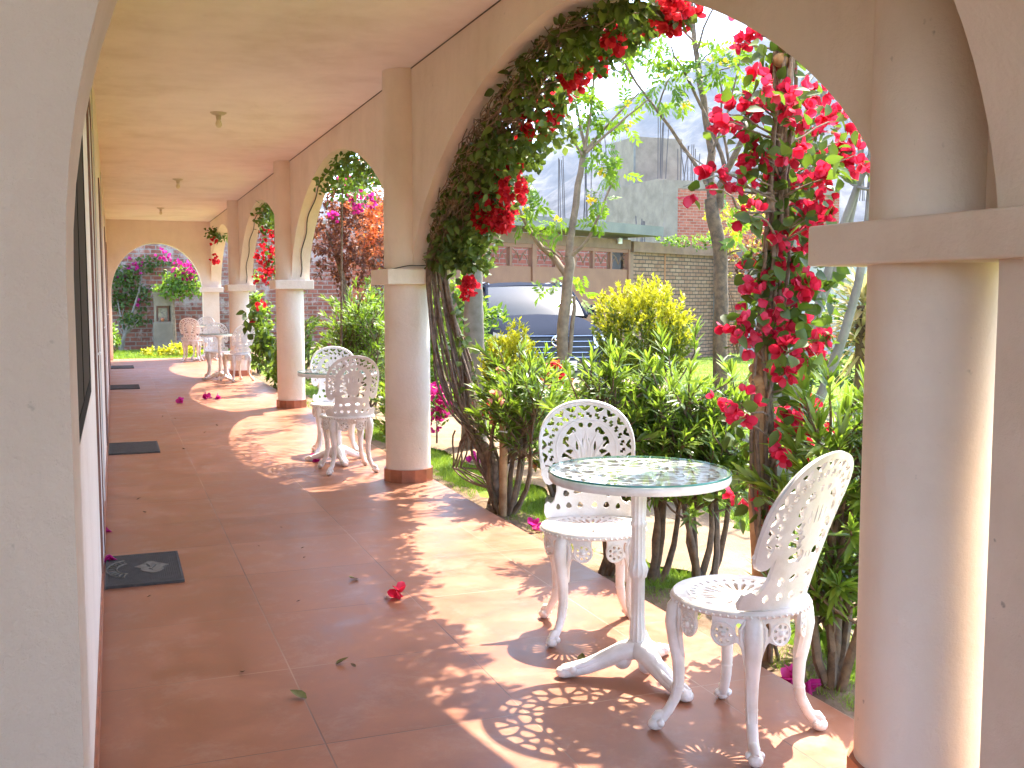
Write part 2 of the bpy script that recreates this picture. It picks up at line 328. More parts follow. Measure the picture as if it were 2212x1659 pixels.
# floor --------------------------------------------------------
def floor_material():
    m,nt,b=mat('terracotta_tiles'); g=N(nt,'ShaderNodeNewGeometry'); mp=N(nt,'ShaderNodeMapping'); mp.inputs['Location'].default_value=(-.528,-3.495,0)
    L(nt,g.outputs['Position'],mp.inputs['Vector'])
    br=N(nt,'ShaderNodeTexBrick',offset=0,squash=1); L(nt,mp.outputs[0],br.inputs['Vector'])
    for k,v in {'Scale':1,'Brick Width':.615,'Row Height':.64,'Mortar Size':.0028,'Mortar Smooth':.3,'Bias':0}.items(): br.inputs[k].default_value=v
    br.inputs['Color1'].default_value=(.36,.36,.36,1); br.inputs['Color2'].default_value=(.64,.64,.64,1); br.inputs['Mortar'].default_value=(.5,.5,.5,1)
    n1=noise(nt,3.4,9,.70,g.outputs['Position'],.25); n2=noise(nt,.9,3,.5,g.outputs['Position'])
    ad=N(nt,'ShaderNodeMath',operation='MULTIPLY_ADD'); L(nt,br.outputs['Color'],ad.inputs[0]); ad.inputs[1].default_value=.42; 
    sub=N(nt,'ShaderNodeMath',operation='ADD'); sub.inputs[1].default_value=-.21
    L(nt,n1.outputs['Fac'],ad.inputs[2]); L(nt,ad.outputs[0],sub.inputs[0])
    r=ramp(nt,[(.22,(.185,.066,.033)),(.5,(.295,.112,.056)),(.78,(.41,.178,.096))]); L(nt,sub.outputs[0],r.inputs[0])
    # white scuffs of use
    n3=noise(nt,4,9,.78,g.outputs['Position'],.3); r3=ramp(nt,[(.52,(0,0,0)),(.78,(.42,.42,.42))]); L(nt,n3.outputs['Fac'],r3.inputs[0])
    sc_=N(nt,'ShaderNodeMix',data_type='RGBA'); L(nt,r3.outputs[0],sc_.inputs[0]); L(nt,r.outputs[0],sc_.inputs[6]); sc_.inputs[7].default_value=(.46,.33,.26,1)
    mx=N(nt,'ShaderNodeMix',data_type='RGBA'); L(nt,br.outputs['Fac'],mx.inputs[0]); L(nt,sc_.outputs[2],mx.inputs[6])
    n4=noise(nt,.8,2,.5,g.outputs['Position']); r4=ramp(nt,[(.42,(.13,.06,.04)),(.62,(.42,.24,.155))]); L(nt,n4.outputs['Fac'],r4.inputs[0]); L(nt,r4.outputs[0],mx.inputs[7])
    L(nt,mx.outputs[2],b.inputs['Base Color'])
    rr=ramp(nt,[(.3,(.30,.30,.30)),(.75,(.54,.54,.54))]); L(nt,n1.outputs['Fac'],rr.inputs[0]); L(nt,rr.outputs[0],b.inputs['Roughness'])
    b.inputs['Specular IOR Level'].default_value=.55
    inv=N(nt,'ShaderNodeMath',operation='SUBTRACT'); inv.inputs[0].default_value=1; L(nt,br.outputs['Fac'],inv.inputs[1]); bump(nt,b,inv.outputs[0],.4,.003)
    return m
M['floor']=floor_material()
tag(MB().box(-3,2.05,-6,FY1,-.25,0).obj('porch_floor',M['floor'],bev=.006),kind='structure')
# ceiling ------------------------------------------------------
o=MB().box(-3,XW+TH+.02,-2.2,FY1+.1,ZC,ZC+.22).obj('veranda_ceiling',M['ceil'])  # rear edge, out of view, is set for the light reaching the near arch
tag(o,'pale peach plaster ceiling slab running the length of the corridor','ceiling')
# arcade wall --------------------------------------------------
aw=empty('arcade_wall',(XW,12,0),0,'long cream arcade wall of rounded arches opening onto the garden','wall')
mb=MB()
def strip(mb,ys,zs,x0,x1,ztop):
    n=len(ys); vs=[]
    for y,z in zip(ys,zs): vs+= [(x0,y,z),(x0,y,ztop),(x1,y,z),(x1,y,ztop)]
    fs=[]
    for i in range(n-1):
        a,b=4*i,4*i+4; fs+= [(a,a+1,b+1,b),(a+2,b+2,b+3,a+3),(a,b,b+2,a+2)]
    mb.add(vs,fs)
strip(mb,[-2.2,1.79],[0,0],XW,XW+TH,ZC)  # unseen solid wall in place of an arch, added to darken the near column
mb.add([(XW,1.79,0),(XW+TH,1.79,0),(XW+TH,1.79,ZC),(XW,1.79,ZC)],[(0,1,2,3)])
for bi in range(1,5):
    y0,y1,_=BAYS[bi]; K=56; pts=[arch(bi,PI-PI*k/K) for k in range(K+1)]
    ys=[p[0] for p in pts]; zs=[p[1] for p in pts]
    ys=[1.79 if bi==1 else y0]+ys; zs=[ZS]+zs
    ys=ys+[y1]; zs=zs+[ZS]
    strip(mb,ys,zs,XW,XW+TH,ZC)
me=mb.mesh('wall',38); o=obj('wall',me,M['wall'],aw); o.matrix_parent_inverse=Matrix.Translation((-XW,-12,0))
o=MB().box(XW-.004,XW+.002,2.2,22,ZC-.007,ZC-.001).obj('joint',simple('joint_shade_dirt',(.12,.09,.07),.9),aw); o.matrix_parent_inverse=Matrix.Translation((-XW,-12,0))  # dark strip: shadow line and dirt of the joint put into one colour
# columns ------------------------------------------------------
def column(first,y,label,near=False):
    c=empty('column',(CXc,y,0),0,label,'column','round columns along the arcade')
    MB().lathe([(CR,0),(CR,ZS-.04)],48).obj('shaft',M['wall'],c,40)
    MB().lathe([(CR,ZS+.0),(CR,ZC)],48).obj('upper_shaft',M['wall'],c,40)
    if near: MB().box(-.195,.235,-.80,.24,ZS-.103,ZS).obj('capital',M['cap'],c,bev=.006)
    else: MB().box(-.195,.235,-.24,.24,ZS-.103,ZS).obj('capital',M['cap'],c,bev=.006)
    b=MB()
    n=12; prof=[(CR+.018,.0),(CR+.018,.088),(CR-.002,.088)]
    b.lathe(prof,n); b.obj('plinth',M['terra'],c)
    return c
lab=['large cream column closest to the camera beside the near chair','cream column with the leafy vine climbing beside it','cream column between the shrub bay and the potted-red-flower bay','slim looking cream column behind the round table far down the corridor','last cream column at the far end arch']
lab[2]='cream column beside the lime green shrub, behind the second table'
for i,y in enumerate(CY_): column(i==0,y,lab[i],i==0)
# transverse arches --------------------------------------------
def cross_arch(name,y0,y1,label,xl,xr,m,z0=1.30,rb=1.03,xmin=-3.,xmax=XW):
    t=empty(name,((xl+xr)/2,y0,0),0,label,'arch wall')
    mb=MB(); K=48; a_=(xr-xl)/2; xc=(xl+xr)/2
    P=[(xl,0)]+[(xc-a_*math.cos(PI*k/K),z0+rb*math.sin(PI*k/K)) for k in range(K+1)]+[(xr,0)]
    vs=[];fs=[]
    for (x,z) in P:
        for yy in (y0,y1): vs+= [(x,yy,z)]
    for i in range(len(P)-1): fs.append((2*i,2*i+1,2*i+3,2*i+2))
    o=MB().add(vs,fs).obj('soffit',M['wall'],t,38); o.location=(-(xl+xr)/2,-y0,0)
    for yy in (y0,y1):
        top=[(x,z) for x,z in P[1:-1]]
        vs=[];fs=[]
        for x,z in top: vs+= [(x,yy,z),(x,yy,ZC)]
        for i in range(len(top)-1): fs.append((2*i,2*i+1,2*i+3,2*i+2))
        mb.add(vs,fs)
        mb.add([(xmin,yy,0),(xl,yy,0),(xl,yy,z0),(xl,yy,ZC),(xmin,yy,ZC)],[(0,1,2,3,4)])
        mb.add([(xr,yy,0),(xmax,yy,0),(xmax,yy,ZC),(xr,yy,ZC),(xr,yy,z0)],[(0,1,2,3,4)])
    mb.add([(xmax,y0,0),(xmax,y1,0),(xmax,y1,ZC),(xmax,y0,ZC)],[(0,1,2,3)])
    o=mb.obj('wall',m,t,38); o.location=(-(xl+xr)/2,-y0,0)
    return t
cross_arch('near_arch',1.41,1.683,'thick grey-cream plaster arch framing the view at the near end',-.053,1.745,M['grey_plaster'],xmax=2.04)
cross_arch('end_arch',22.02,22.36,'cream wall with a round arch closing the far end of the corridor',-.02,1.73,M['wall'],xmin=-.6,xmax=2.04)
# house wall ---------------------------------------------------
XL=-.08
hw=empty('house_wall',(XL,12,0),0,'long white house wall with doors on the left of the corridor','wall')
def hwpart(mb,name,m,parent=None,sm=None,bev=0):
    o=mb.obj(name,m,parent or hw,sm,bev)
    if parent is None: o.matrix_parent_inverse=Matrix.Translation((-XL,-12,0))
    return o
mb=MB(); W0,W1,WZ0,WZ1=2.3,3.98,.93,2.25
mb.box(XL-.2,XL,1.683,W0,0,ZC).box(XL-.2,XL,W1,22.02,0,ZC).box(XL-.2,XL,W0,W1,0,WZ0).box(XL-.2,XL,W0,W1,WZ1,ZC)
hwpart(mb,'wall',M['wall'])
M['pane']=simple('dark_window_pane',(.060,.047,.034),.85,spec=.1)
w=hwpart(MB().box(XL-.06,XL-.001,W0,W0+.05,WZ0,WZ1).box(XL-.06,XL-.001,W1-.05,W1,WZ0,WZ1).box(XL-.06,XL-.001,W0+.05,W1-.05,WZ0,WZ0+.05).box(XL-.06,XL-.001,W0+.05,W1-.05,WZ1-.05,WZ1).box(XL-.06,XL-.0015,3.1,3.14,WZ0+.05,WZ1-.05),'window',M['dark'])
o=MB().box(XL-.05,XL-.003,W0+.05,W1-.05,WZ0+.05,WZ1-.05).obj('pane',M['pane'],w)
doors=[(4.72,5.5),(8.8,9.6),(14.9,15.8),(19.2,20.2)]
for k,(a,b) in enumerate(doors):
    d=hwpart(MB().box(XL-.004,XL+.004,a+.06,b-.06,.012,2.12),'door',M['doorpaint'])
    MB().box(XL,XL+.009,a,a+.06,0,2.19).box(XL,XL+.009,b-.06,b,0,2.19).box(XL,XL+.009,a+.06,b-.06,2.12,2.19).obj('frame',M['wood'],d)
    MB().tube([(XL+.004,a+.12,1.02),(XL+.02,a+.12,1.02),(XL+.02,a+.22,1.02)],.006).obj('handle',M['white_metal'],d,40)
mb=MB()
for a,b in [(1.7,4.7),(5.52,8.78),(9.62,14.88),(15.82,19.18),(20.22,22.0)]: mb.box(XL,XL+.008,a,b,0,.085)
hwpart(mb,'baseboard',M['terra'])
mb=MB()
for y in (6.4,11.2,17.2): mb.box(XL,XL+.007,y,y+.045,0,2.5)
hwpart(mb,'pipe',M['doorpaint'])
mb=MB()
mb.box(-3.2,-3,-2.2,1.41,0,ZC); o=mb.obj('side_wall',M['wall']); tag(o,'plain cream wall at the left of the near arch, outside the view','wall')
# ceiling lamps ------------------------------------------------
for k,(x,y,lb) in enumerate([(.857,8.957,'bare bulb in its holder, the closest one on the ceiling'),(.83,14.16,'bare bulb in its holder, the middle one of the ceiling row'),(.812,18.83,'bare bulb in its holder near the far end arch')]):
    t=empty('ceiling_lamp',(x,y,ZC),0,lb,'lamp','bare bulbs along the ceiling')
    t.scale=(.85,.85,.8)
    MB().lathe([(.02,-.03),(.055,-.022),(.075,-.006),(.08,0)],20).obj('base',M['lampbase'],t,40)
    MB().lathe([(.012,-.075),(.022,-.07),(.024,-.045),(.028,-.03),(.028,-.02)],14).obj('holder',M['lampbase'],t,40)
    MB().lathe([(.002,-.155),(.018,-.15),(.029,-.13),(.031,-.112),(.024,-.088),(.014,-.068)],16).obj('bulb',M['bulb'],t,60)
# cords on the arch soffits -----------------------------------
for b,lb in ((2,'dark cord running down the arch behind the second table'),(3,'dark cord running down the arch above the red flowers')):
    P=[]
    for k in range(25):
        y,z=arch(b,.05+1.25*k/24); P.append((XW+.10+.012*math.sin(k*.9),y-.006,z-.006))
    tag(MB().tube(P,.0055,5).obj('cord',M['cord']),lb,'cord')
P=[(CXc-.2,6.92+.2,ZS+.03)]+[(CXc+.164*math.cos(a),6.92+.164*math.sin(a),ZS+.012+.012*math.sin(3*a)) for a in np.linspace(2.6,4.9,14)]+[(2.06,6.7,ZS+.03),(2.14,6.6,ZS+.06)]
tag(MB().tube(P,.003,5).obj('wire',M['cord']),'thin dark wire looped round the column above its capital','wire')
# ================================================================ doormats
def doormat(x0,x1,y0,y1,label,emblem):
    t=empty('doormat',((x0+x1)/2,(y0+y1)/2,0),0,label,'doormat','rubber doormats along the house wall')
    w,h=(x1-x0)/2,(y1-y0)/2; mb=MB().box(-w,w,-h,h,.0,.008)
    mb.box(-w,w,-h,-h+.012,.008,.013).box(-w,w,h-.012,h,.008,.013).box(-w,-w+.012,-h+.012,h-.012,.008,.013).box(w-.012,w,-h+.012,h-.012,.008,.013)
    n=34
    for k in range(n):
        x=-w+.02+(2*w-.04)*k/(n-1); mb.box(x-.0028,x+.0028,-h+.014,h-.014,.008,.0125)
    mb.obj('ribbed_mat',M['mat'],t)
    if emblem:
        e=MB()
        # worn arc band with letter-like bars, and a crest beside it
        for rr in (.062,.106):
            e.tube([(-.055+rr*1.0*math.cos(a),rr*1.55*math.sin(a),.0135) for a in np.linspace(R_(105),R_(255),26)],.0032,5)
        for k in range(11):
            a=R_(110+14*k); e.tube([(-.055+r*math.cos(a),r*1.55*math.sin(a),.0138) for r in (.070,.098)],.0034,5)
        e.obj('arc_lettering',M['mat_worn'],t)
        c=[( .035+(.062+.012*math.sin(5*a)+.006*math.sin(9*a))*math.cos(a),(.10+.016*math.sin(4*a+1))*math.sin(a)) for a in np.linspace(0,2*PI,40,endpoint=False)]
        me=plate('crest',c,[ell(.02,.03,.006,.035,8,.2),ell(.045,.0,.005,.04,8,-.3),ell(.03,-.045,.006,.02,8,.5)],.001,.02); me.transform(Matrix.Translation((0,0,.0135)))
        obj('crest',me,M['mat_worn'],t)
    return t
doormat(-.068,.262,4.75,5.31,'black ribbed doormat with a worn pale crest, closest to the camera',True)
doormat(-.066,.325,8.83,9.48,'dark grey plain doormat, second along the left wall',False)
doormat(-.066,.315,15.07,15.71,'dark doormat far down the corridor, third along the left wall',False)
doormat(-.066,.318,19.38,20.1,'small looking dark doormat closest to the far end arch',False)
# ================================================================ cast garden furniture
def chair_parts():
    # backrest outline in u,v (v up from the seat)
    a,b,cv=.192,.192,.252
    half=[(0,-.005),(.10,-.005),(.188,.0),(.197,.02),(.19,.048),(.172,.058),(.152,.046),(.137,.062),(.125,.09),(.121,.125),(.1215,.152),(.128,.135),(.142,.122),(.158,.119),(.175,.127),(.187,.145),(.192,.18),(.194,.215)]
    top=[(a*math.cos(t),cv+b*math.sin(t)) for t in np.linspace(0,PI/2,22)]
    r=half+top; out=r+[(-x,y) for x,y in reversed(r[1:-1])]
    holes=[]
    def pol(rr,t): return (rr*math.cos(t),cv-.005+rr*math.sin(t))
    n=15
    for k in range(n):                                   # outer ring of chevrons
        t=R_(-24)+R_(228)*k/(n-1); d=R_(228)/(n-1)*.36
        d*=1.22; holes.append([pol(.1765,t-d),pol(.1765,t-d*.3),pol(.168,t),pol(.1765,t+d*.3),pol(.1765,t+d),pol(.160,t+d*.55),pol(.152,t),pol(.160,t-d*.55)])
    n=20
    for k in range(n):                                   # inner ring of small curls
        t=R_(-24)+R_(228)*k/(n-1); d=R_(228)/(n-1)*.30
        d*=1.2; holes.append([pol(.149,t-d),pol(.149,t+d*.3),pol(.141,t+d*.1),pol(.141,t+d),pol(.1275,t+d),pol(.1275,t-d*.3),pol(.135,t-.0),pol(.135,t-d)])
    hp=[[(.006,.345),(.012,.356),(.026,.352),(.022,.338),(.012,.332)],[(.036,.330),(.05,.338),(.062,.322),(.07,.312),(.058,.306),(.048,.316),(.036,.316)],
        [(.060,.295),(.078,.30),(.086,.272),(.074,.270),(.068,.258),(.060,.266),(.066,.278)],[(.0055,.262),(.011,.305),(.014,.262),(.010,.235)],
        [(.026,.258),(.034,.290),(.038,.258),(.032,.238)],[(.046,.244),(.062,.25),(.086,.236),(.09,.218),(.072,.222),(.06,.212),(.048,.222),(.058,.232)],
        [(.034,.204),(.05,.212),(.072,.204),(.09,.196),(.086,.180),(.068,.184),(.054,.172),(.038,.182),(.05,.192)],[(.022,.160),(.040,.170),(.06,.158),(.078,.152),(.07,.136),(.052,.140),(.038,.132),(.026,.142)],
        [(.006,.135),(.006,.165),(.014,.150)],[(.012,.085),(.03,.10),(.055,.088),(.05,.075),(.028,.078)],[(.066,.082),(.09,.098),(.098,.075),(.08,.064)],
        [(.012,.03),(.03,.052),(.042,.03),(.03,.02)],[(.058,.03),(.075,.052),(.09,.032),(.074,.02)],[(.108,.03),(.122,.05),(.134,.03),(.12,.018)]]
    for h in hp:
        if len(h)>5:
            hx=sum(q[0] for q in h)/len(h); hy=sum(q[1] for q in h)/len(h); h=[(hx+(q[0]-hx)*1.13,hy+(q[1]-hy)*1.17) for q in h]
        h=chaikin(h,1); holes+= [h,[(-x,y) for x,y in reversed(h)]]
    me=plate('backrest',out,holes,.0055,.010)
    # raised bead round the rim and the inner arch, scroll eyes
    mb=MB()
    mb.tube([(.186*math.cos(t),cv+.186*math.sin(t),.003) for t in np.linspace(R_(-14),R_(194),50)],.0075,6)
    mb.tube([(.112*math.cos(t)*1.0,cv-.005+.118*math.sin(t) if math.sin(t)>0 else cv-.005+.118*math.sin(t),.003) for t in np.linspace(R_(-30),R_(210),44)],.005,6)
    for s in (-1,1):
        mb.tube([(s*.10,.19,.002),(s*.112,.15,.003),(s*.118,.10,.003),(s*.134,.055,.003),(s*.17,.04,.003)],.0048,6)
        mb.tube([(s*(.157+r*math.cos(t)),.157+r*math.sin(t),.003) for t,r in [(q,.034-.0042*q) for q in np.linspace(0,6.9,32)]],.0045,6)
        mb.tube([(s*.03*k,.11+.012*k*(3-k),.004) for k in (0,.5,1,1.5,2,2.6)],.0045,6)
        for (p,q) in [((0,.16),(.004,.335)),((.01,.17),(.045,.325)),((.02,.175),(.072,.285)),((.02,.165),(.086,.245)),((.02,.15),(.086,.205))]:
            mx_=((p[0]+q[0])/2-.012,(p[1]+q[1])/2+.012); mb.tube([(s*p[0],p[1],.003),(s*mx_[0],mx_[1],.0045),(s*q[0],q[1],.003)],[.007,.006,.003],6)
    join_into(me,mb); smooth(me,45)
    def f(A):
        u,v,w=A[:,0],A[:,1],A[:,2]; rad=.235
        th=u/rad; rb=.170
        # bends round the seat and leans back as it rises
        y=-(rb-(1-np.cos(th))*rad*(.92-.7*np.clip(v/.44,0,1)))+w*1.0-.235*v-.06*v*v
        x=np.sin(th)*rad*(1+.42*np.clip(v,0,.45))
        return np.stack([x,y,.418+v*.985],1)
    warp(me,f)
    # seat
    Rs=.192; holes=[]
    n=26
    for k in range(n):
        t=2*PI*k/n; c,s=math.cos(t),math.sin(t); d=(-s,c)
        holes.append([(.055*c+d[0]*.0028,.055*s+d[1]*.0028),(.105*c+d[0]*.0075,.105*s+d[1]*.0075),(.118*c,.118*s),(.105*c-d[0]*.0075,.105*s-d[1]*.0075),(.055*c-d[0]*.0028,.055*s-d[1]*.0028)])
    n=30
    for k in range(n): t=2*PI*(k+.5)/n; holes.append(ell(.137*math.cos(t),.137*math.sin(t),.009,.006,8,t))
    sm_=plate('seat',ell(0,0,Rs,Rs,64),holes,.006,.014)
    warp(sm_,lambda A: np.stack([A[:,0],A[:,1],A[:,2]+.408-.012*np.clip(1-(A[:,0]**2+A[:,1]**2)/.16**2,0,1)],1))
    mb=MB(); n=60; vs=[];m_=8
    for k in range(n):
        for j in range(m_):
            t=2*PI*k/n; p=2*PI*j/m_; r=.190+.008*math.cos(p); vs.append((r*math.cos(t),r*math.sin(t),.403+.011*math.sin(p)))
    mb.add(vs,[(k*m_+j,((k+1)%n)*m_+j,((k+1)%n)*m_+(j+1)%m_,k*m_+(j+1)%m_) for k in range(n) for j in range(m_)])
    for k in range(60):
        t=2*PI*k/60; mb.ball((.1985*math.cos(t),.1985*math.sin(t),.399),.0045,6,4)
    n=40; vs=[]
    for k in range(n):
        for j in range(6):
            t=2*PI*k/n; p=2*PI*j/6; r=.152+.004*math.cos(p); vs.append((r*math.cos(t),r*math.sin(t),.411+.004*math.sin(p)))
    mb.add(vs,[(k*6+j,((k+1)%n)*6+j,((k+1)%n)*6+(j+1)%6,k*6+(j+1)%6) for k in range(n) for j in range(6)])
    join_into(sm_,mb); smooth(sm_,45)
    # leg along +x, with its pierced bracket
    br=[(-.115,.395),(.115,.395),(.112,.372),(.118,.345),(.105,.318),(.08,.308),(.055,.318),(.042,.325),(.03,.30),(.022,.25),(.016,.22),(-.016,.22),(-.022,.25),(-.03,.30),(-.042,.325),(-.055,.318),(-.08,.308),(-.105,.318),(-.118,.345),(-.112,.372)]
    hs=[]
    for s in (-1,1):
        for k in range(7): t=2*PI*k/7; hs.append(ell(s*.082+.021*math.cos(t),.344+.021*math.sin(t),.0055,.0055,7))
        hs.append(chaikin([(s*.03,.375),(s*.045,.38),(s*.05,.355),(s*.044,.338),(s*.034,.345)]))
    br=chaikin(br,1)
    lg=plate('leg',br,hs,.0055,.012)
    mb=MB()
    for s in (-1,1):
        mb.tube([(s*(.082+.032*math.cos(t)),.344+.032*math.sin(t),.004) for t in np.linspace(0,6.28,22)],.0042,6); mb.ball((s*.082,.344,.004),.010,8,6)
        mb.tube([(s*.02,.385,.004),(s*.034,.36,.005),(s*.032,.33,.005),(s*.02,.28,.004),(s*.012,.22,.003)],[.006,.007,.007,.006,.004],6)
    join_into(lg,mb)
    def fl(A):
        th=A[:,0]/.18; r=.178+A[:,2]-.16*np.clip(.30-A[:,1],0,1)
        return np.stack([r*np.cos(th),r*np.sin(th),A[:,1]],1)
    warp(lg,fl)
    mb=MB()
    path=[(.168,0,.402),(.188,0,.37),(.193,0,.33),(.186,0,.27),(.176,0,.21),(.174,0,.15),(.183,0,.10),(.204,0,.06),(.224,0,.034),(.236,0,.020)]
    rad=[.021,.025,.025,.022,.019,.017,.016,.015,.015,.014]
    mb.tube(path,rad,10)
    for dy in (-.010,0,.010): mb.tube([(x+ .008,y+dy*(r/.016),z) for (x,y,z),r in zip(path[1:7],rad[1:7])],.0052,6)
    mb.lathe([(.0165,.128),(.0185,.134),(.0165,.14)],12,(.1765,0,0))
    mb.ball((.240,0,.019),.019,10,8,(1.25,1.1,1)); mb.ball((.228,.016,.026),.012,8,6); mb.ball((.228,-.016,.026),.012,8,6); mb.tube([(.215,0,.05),(.235,0,.046),(.25,0,.034)],[.012,.014,.008],8)
    join_into(lg,mb); smooth(lg,45)
    return me,sm_,lg
BACK,SEAT,LEG=chair_parts()
for me in (BACK,SEAT,LEG): me.materials.clear(); me.materials.append(M['white_metal'])
def make_chair():
    t=empty('bistro_chair')
    obj('backrest',BACK,None,t); obj('seat',SEAT,None,t)
    for k in range(4): o=obj('leg',LEG,None,t); o.rotation_euler=(0,0,PI/4+k*PI/2)
    return t
chair0=make_chair()
def voronoi_cells(pts,R,shr):
    cells=[]
    for i,p in enumerate(pts):
        poly=ell(0,0,R,R,40)
        for j,q in enumerate(pts):
            if i==j: continue
            mx_,my_=(p[0]+q[0])/2,(p[1]+q[1])/2; nx,ny=q[0]-p[0],q[1]-p[1]; l=math.hypot(nx,ny); nx/=l;ny/=l
            c=nx*mx_+ny*my_-shr; new=[]
            for k in range(len(poly)):
                a=poly[k];b=poly[(k+1)%len(poly)]; da=nx*a[0]+ny*a[1]-c; db=nx*b[0]+ny*b[1]-c
                if da<=0: new.append(a)
                if da*db<0: s=da/(da-db); new.append((a[0]+s*(b[0]-a[0]),a[1]+s*(b[1]-a[1])))
            poly=new
            if len(poly)<3: break
        if len(poly)>=3: cells.append(poly)
    return cells
def table_meshes():
    rs=random.Random(5); pts=[]
    for k in range(4):                                  # four flower sprays round a solid hub
        t=k*PI/2+.4
        for (r,da,m_,rr) in [(.165,0,6,.042),(.098,.42,5,.028),(.205,.62,5,.034)]:
            cx_,cy_=r*math.cos(t+da),r*math.sin(t+da)
            for q in range(m_): a=t+da+2*PI*q/m_+.3*rs.random(); pts.append((cx_+rr*math.cos(a)+rs.uniform(-.004,.004),cy_+rr*math.sin(a)+rs.uniform(-.004,.004)))
    for k in range(26): a=2*PI*k/26+.1*rs.random(); r=.246+rs.uniform(-.012,.008); pts.append((r*math.cos(a),r*math.sin(a)))
    for k in range(9): a=2*PI*k/9; pts.append((.035*math.cos(a),.035*math.sin(a)))
    keep=[]
    for p in pts:
        if all(math.hypot(p[0]-q[0],p[1]-q[1])>.019 for q in keep): keep.append(p)
    cells=voronoi_cells(keep,.262,.0052)
    hs=[]
    for c in cells:
        A=0;gx=gy=0
        for i in range(len(c)): x0,y0=c[i];x1,y1=c[(i+1)%len(c)]; A+=x0*y1-x1*y0
        gx=sum(p[0] for p in c)/len(c); gy=sum(p[1] for p in c)/len(c)
        if abs(A)/2<1.0e-4 or math.hypot(gx,gy)<.062: continue
        if rs.random()<.10 and math.hypot(gx,gy)<.2: continue
        hs.append(chaikin(c,2))
    top=plate('lattice_top',ell(0,0,.285,.285,72),hs,.006,.02)
    warp(top,lambda A: A+np.array((0,0,.672)))
    rim=MB().lathe([(.281,.655),(.294,.653),(.298,.662),(.298,.672),(.294,.679),(.281,.679),(.281,.655)],72,cap=False).mesh('rim',50)
    gl=MB().lathe([(.2975,.6800),(.2985,.6825),(.2975,.6865)],96).mesh('glass_top',30)
    pole=[(.045,.085),(.040,.095),(.034,.105),(.034,.115),(.028,.125),(.030,.15),(.026,.19),(.024,.20),(.024,.33),(.030,.335),(.032,.345),(.036,.36),(.032,.375),(.026,.385),(.025,.40),(.025,.50),(.029,.505),(.029,.515),(.025,.52),(.028,.60),(.034,.615),(.06,.635),(.10,.65),(.14,.664),(.14,.668)]
    po=MB().lathe([(r*.94,z) for r,z in pole],24,flute=.12).mesh('pedestal',50)
    mb=MB()
    path=[(.0,0,.10),(.05,0,.088),(.11,0,.062),(.17,0,.036),(.215,0,.025),(.25,0,.018)]
    mb.tube(path,[.036,.034,.030,.025,.022,.020],12)
    for dy in (-.014,.014): mb.tube([(x,y+dy,z+.014) for x,y,z in path],[.014,.013,.012,.011,.010,.008],8)
    for k in range(5): mb.ball((.09+.03*k,0,.078-.0135*k),.013,8,6)
    mb.ball((.245,0,.020),.022,12,8,(1.3,1.15,.9)); mb.ball((.215,.018,.032),.015,8,6); mb.ball((.215,-.018,.032),.015,8,6)
    mb.ball((.05,0,.06),.032,10,8,(1,.9,1))
    ft=mb.mesh('leg',50)
    return top,rim,gl,po,ft
def glass_mat():
    m,nt,b=mat('clear_glass'); out=nt.nodes['Material Output']; nt.nodes.remove(b)
    tr=N(nt,'ShaderNodeBsdfTransparent'); tr.inputs[0].default_value=(.93,.97,.95,1)
    gl=N(nt,'ShaderNodeBsdfGlossy'); gl.inputs['Roughness'].default_value=.02
    fr=N(nt,'ShaderNodeFresnel'); fr.inputs[0].default_value=1.5
    ms=N(nt,'ShaderNodeMixShader'); ge=N(nt,'ShaderNodeNewGeometry'); iv=N(nt,'ShaderNodeMath',operation='SUBTRACT'); iv.inputs[0].default_value=1; L(nt,ge.outputs['Backfacing'],iv.inputs[1]); mu=N(nt,'ShaderNodeMath',operation='MULTIPLY'); L(nt,fr.outputs[0],mu.inputs[0]); L(nt,iv.outputs[0],mu.inputs[1]); L(nt,mu.outputs[0],ms.inputs[0]); L(nt,tr.outputs[0],ms.inputs[1]); L(nt,gl.outputs[0],ms.inputs[2]); L(nt,ms.outputs[0],out.inputs[0]); return m
M['glass']=glass_mat()
M['glass_edge']=simple('glass_edge_green',(.05,.22,.17),.15,spec=.6)
TT,TR,TG,TP,TL=table_meshes()
for me in (TT,TR,TG,TP): me.transform(Matrix.Scale(1.022,4,(0,0,1)))
for me in (TT,TR,TP,TL): me.materials.clear(); me.materials.append(M['white_metal'])
TG.materials.append(M['glass']); TG.materials.append(M['glass_edge'])
for p in TG.polygons:
    if len(p.vertices)==4: p.material_index=1
def make_table():
    t=empty('bistro_table')
    obj('lattice_top',TT,None,t); obj('rim',TR,None,t); obj('glass_top',TG,None,t); obj('pedestal',TP,None,t)
    for k in range(3): o=obj('leg',TL,None,t); o.rotation_euler=(0,0,R_(160+120*k))
    return t
table0=make_table()
def face(dx,dy): return math.atan2(dy,dx)-PI/2          # chair model faces +y
chairs=[(1.665,3.485,(-.31,-.95),'white cast chair facing the camera behind the closest glass table'),(1.675,2.515,(-.395,.92),'white cast chair beside the large near column, seen from behind'),
 (1.57,7.44,(.0,1),'white cast chair with its back to the camera at the second table'),(1.65,8.27,(-.15,-1),'white cast chair facing the camera, half hidden behind the second table'),
 (1.71,15.98,(-.42,.9),'white cast chair turned toward the third table, beside the slim column'),(1.50,16.72,(-.0,-1),'white cast chair facing the camera behind the third table, in shade'),
 (1.42,21.15,(.25,.97),'pinkish lit white chair seen from behind near the far arch'),(1.66,21.75,(-.4,-.9),'white chair mostly hidden behind another chair near the far arch')]
for i,(x,y,d,lb) in enumerate(chairs):
    c=chair0 if i==0 else copy_tree(chair0); c.location=(x,y,0); c.rotation_euler=(0,0,face(*d)); tag(c,lb,'chair','white cast bistro chairs')
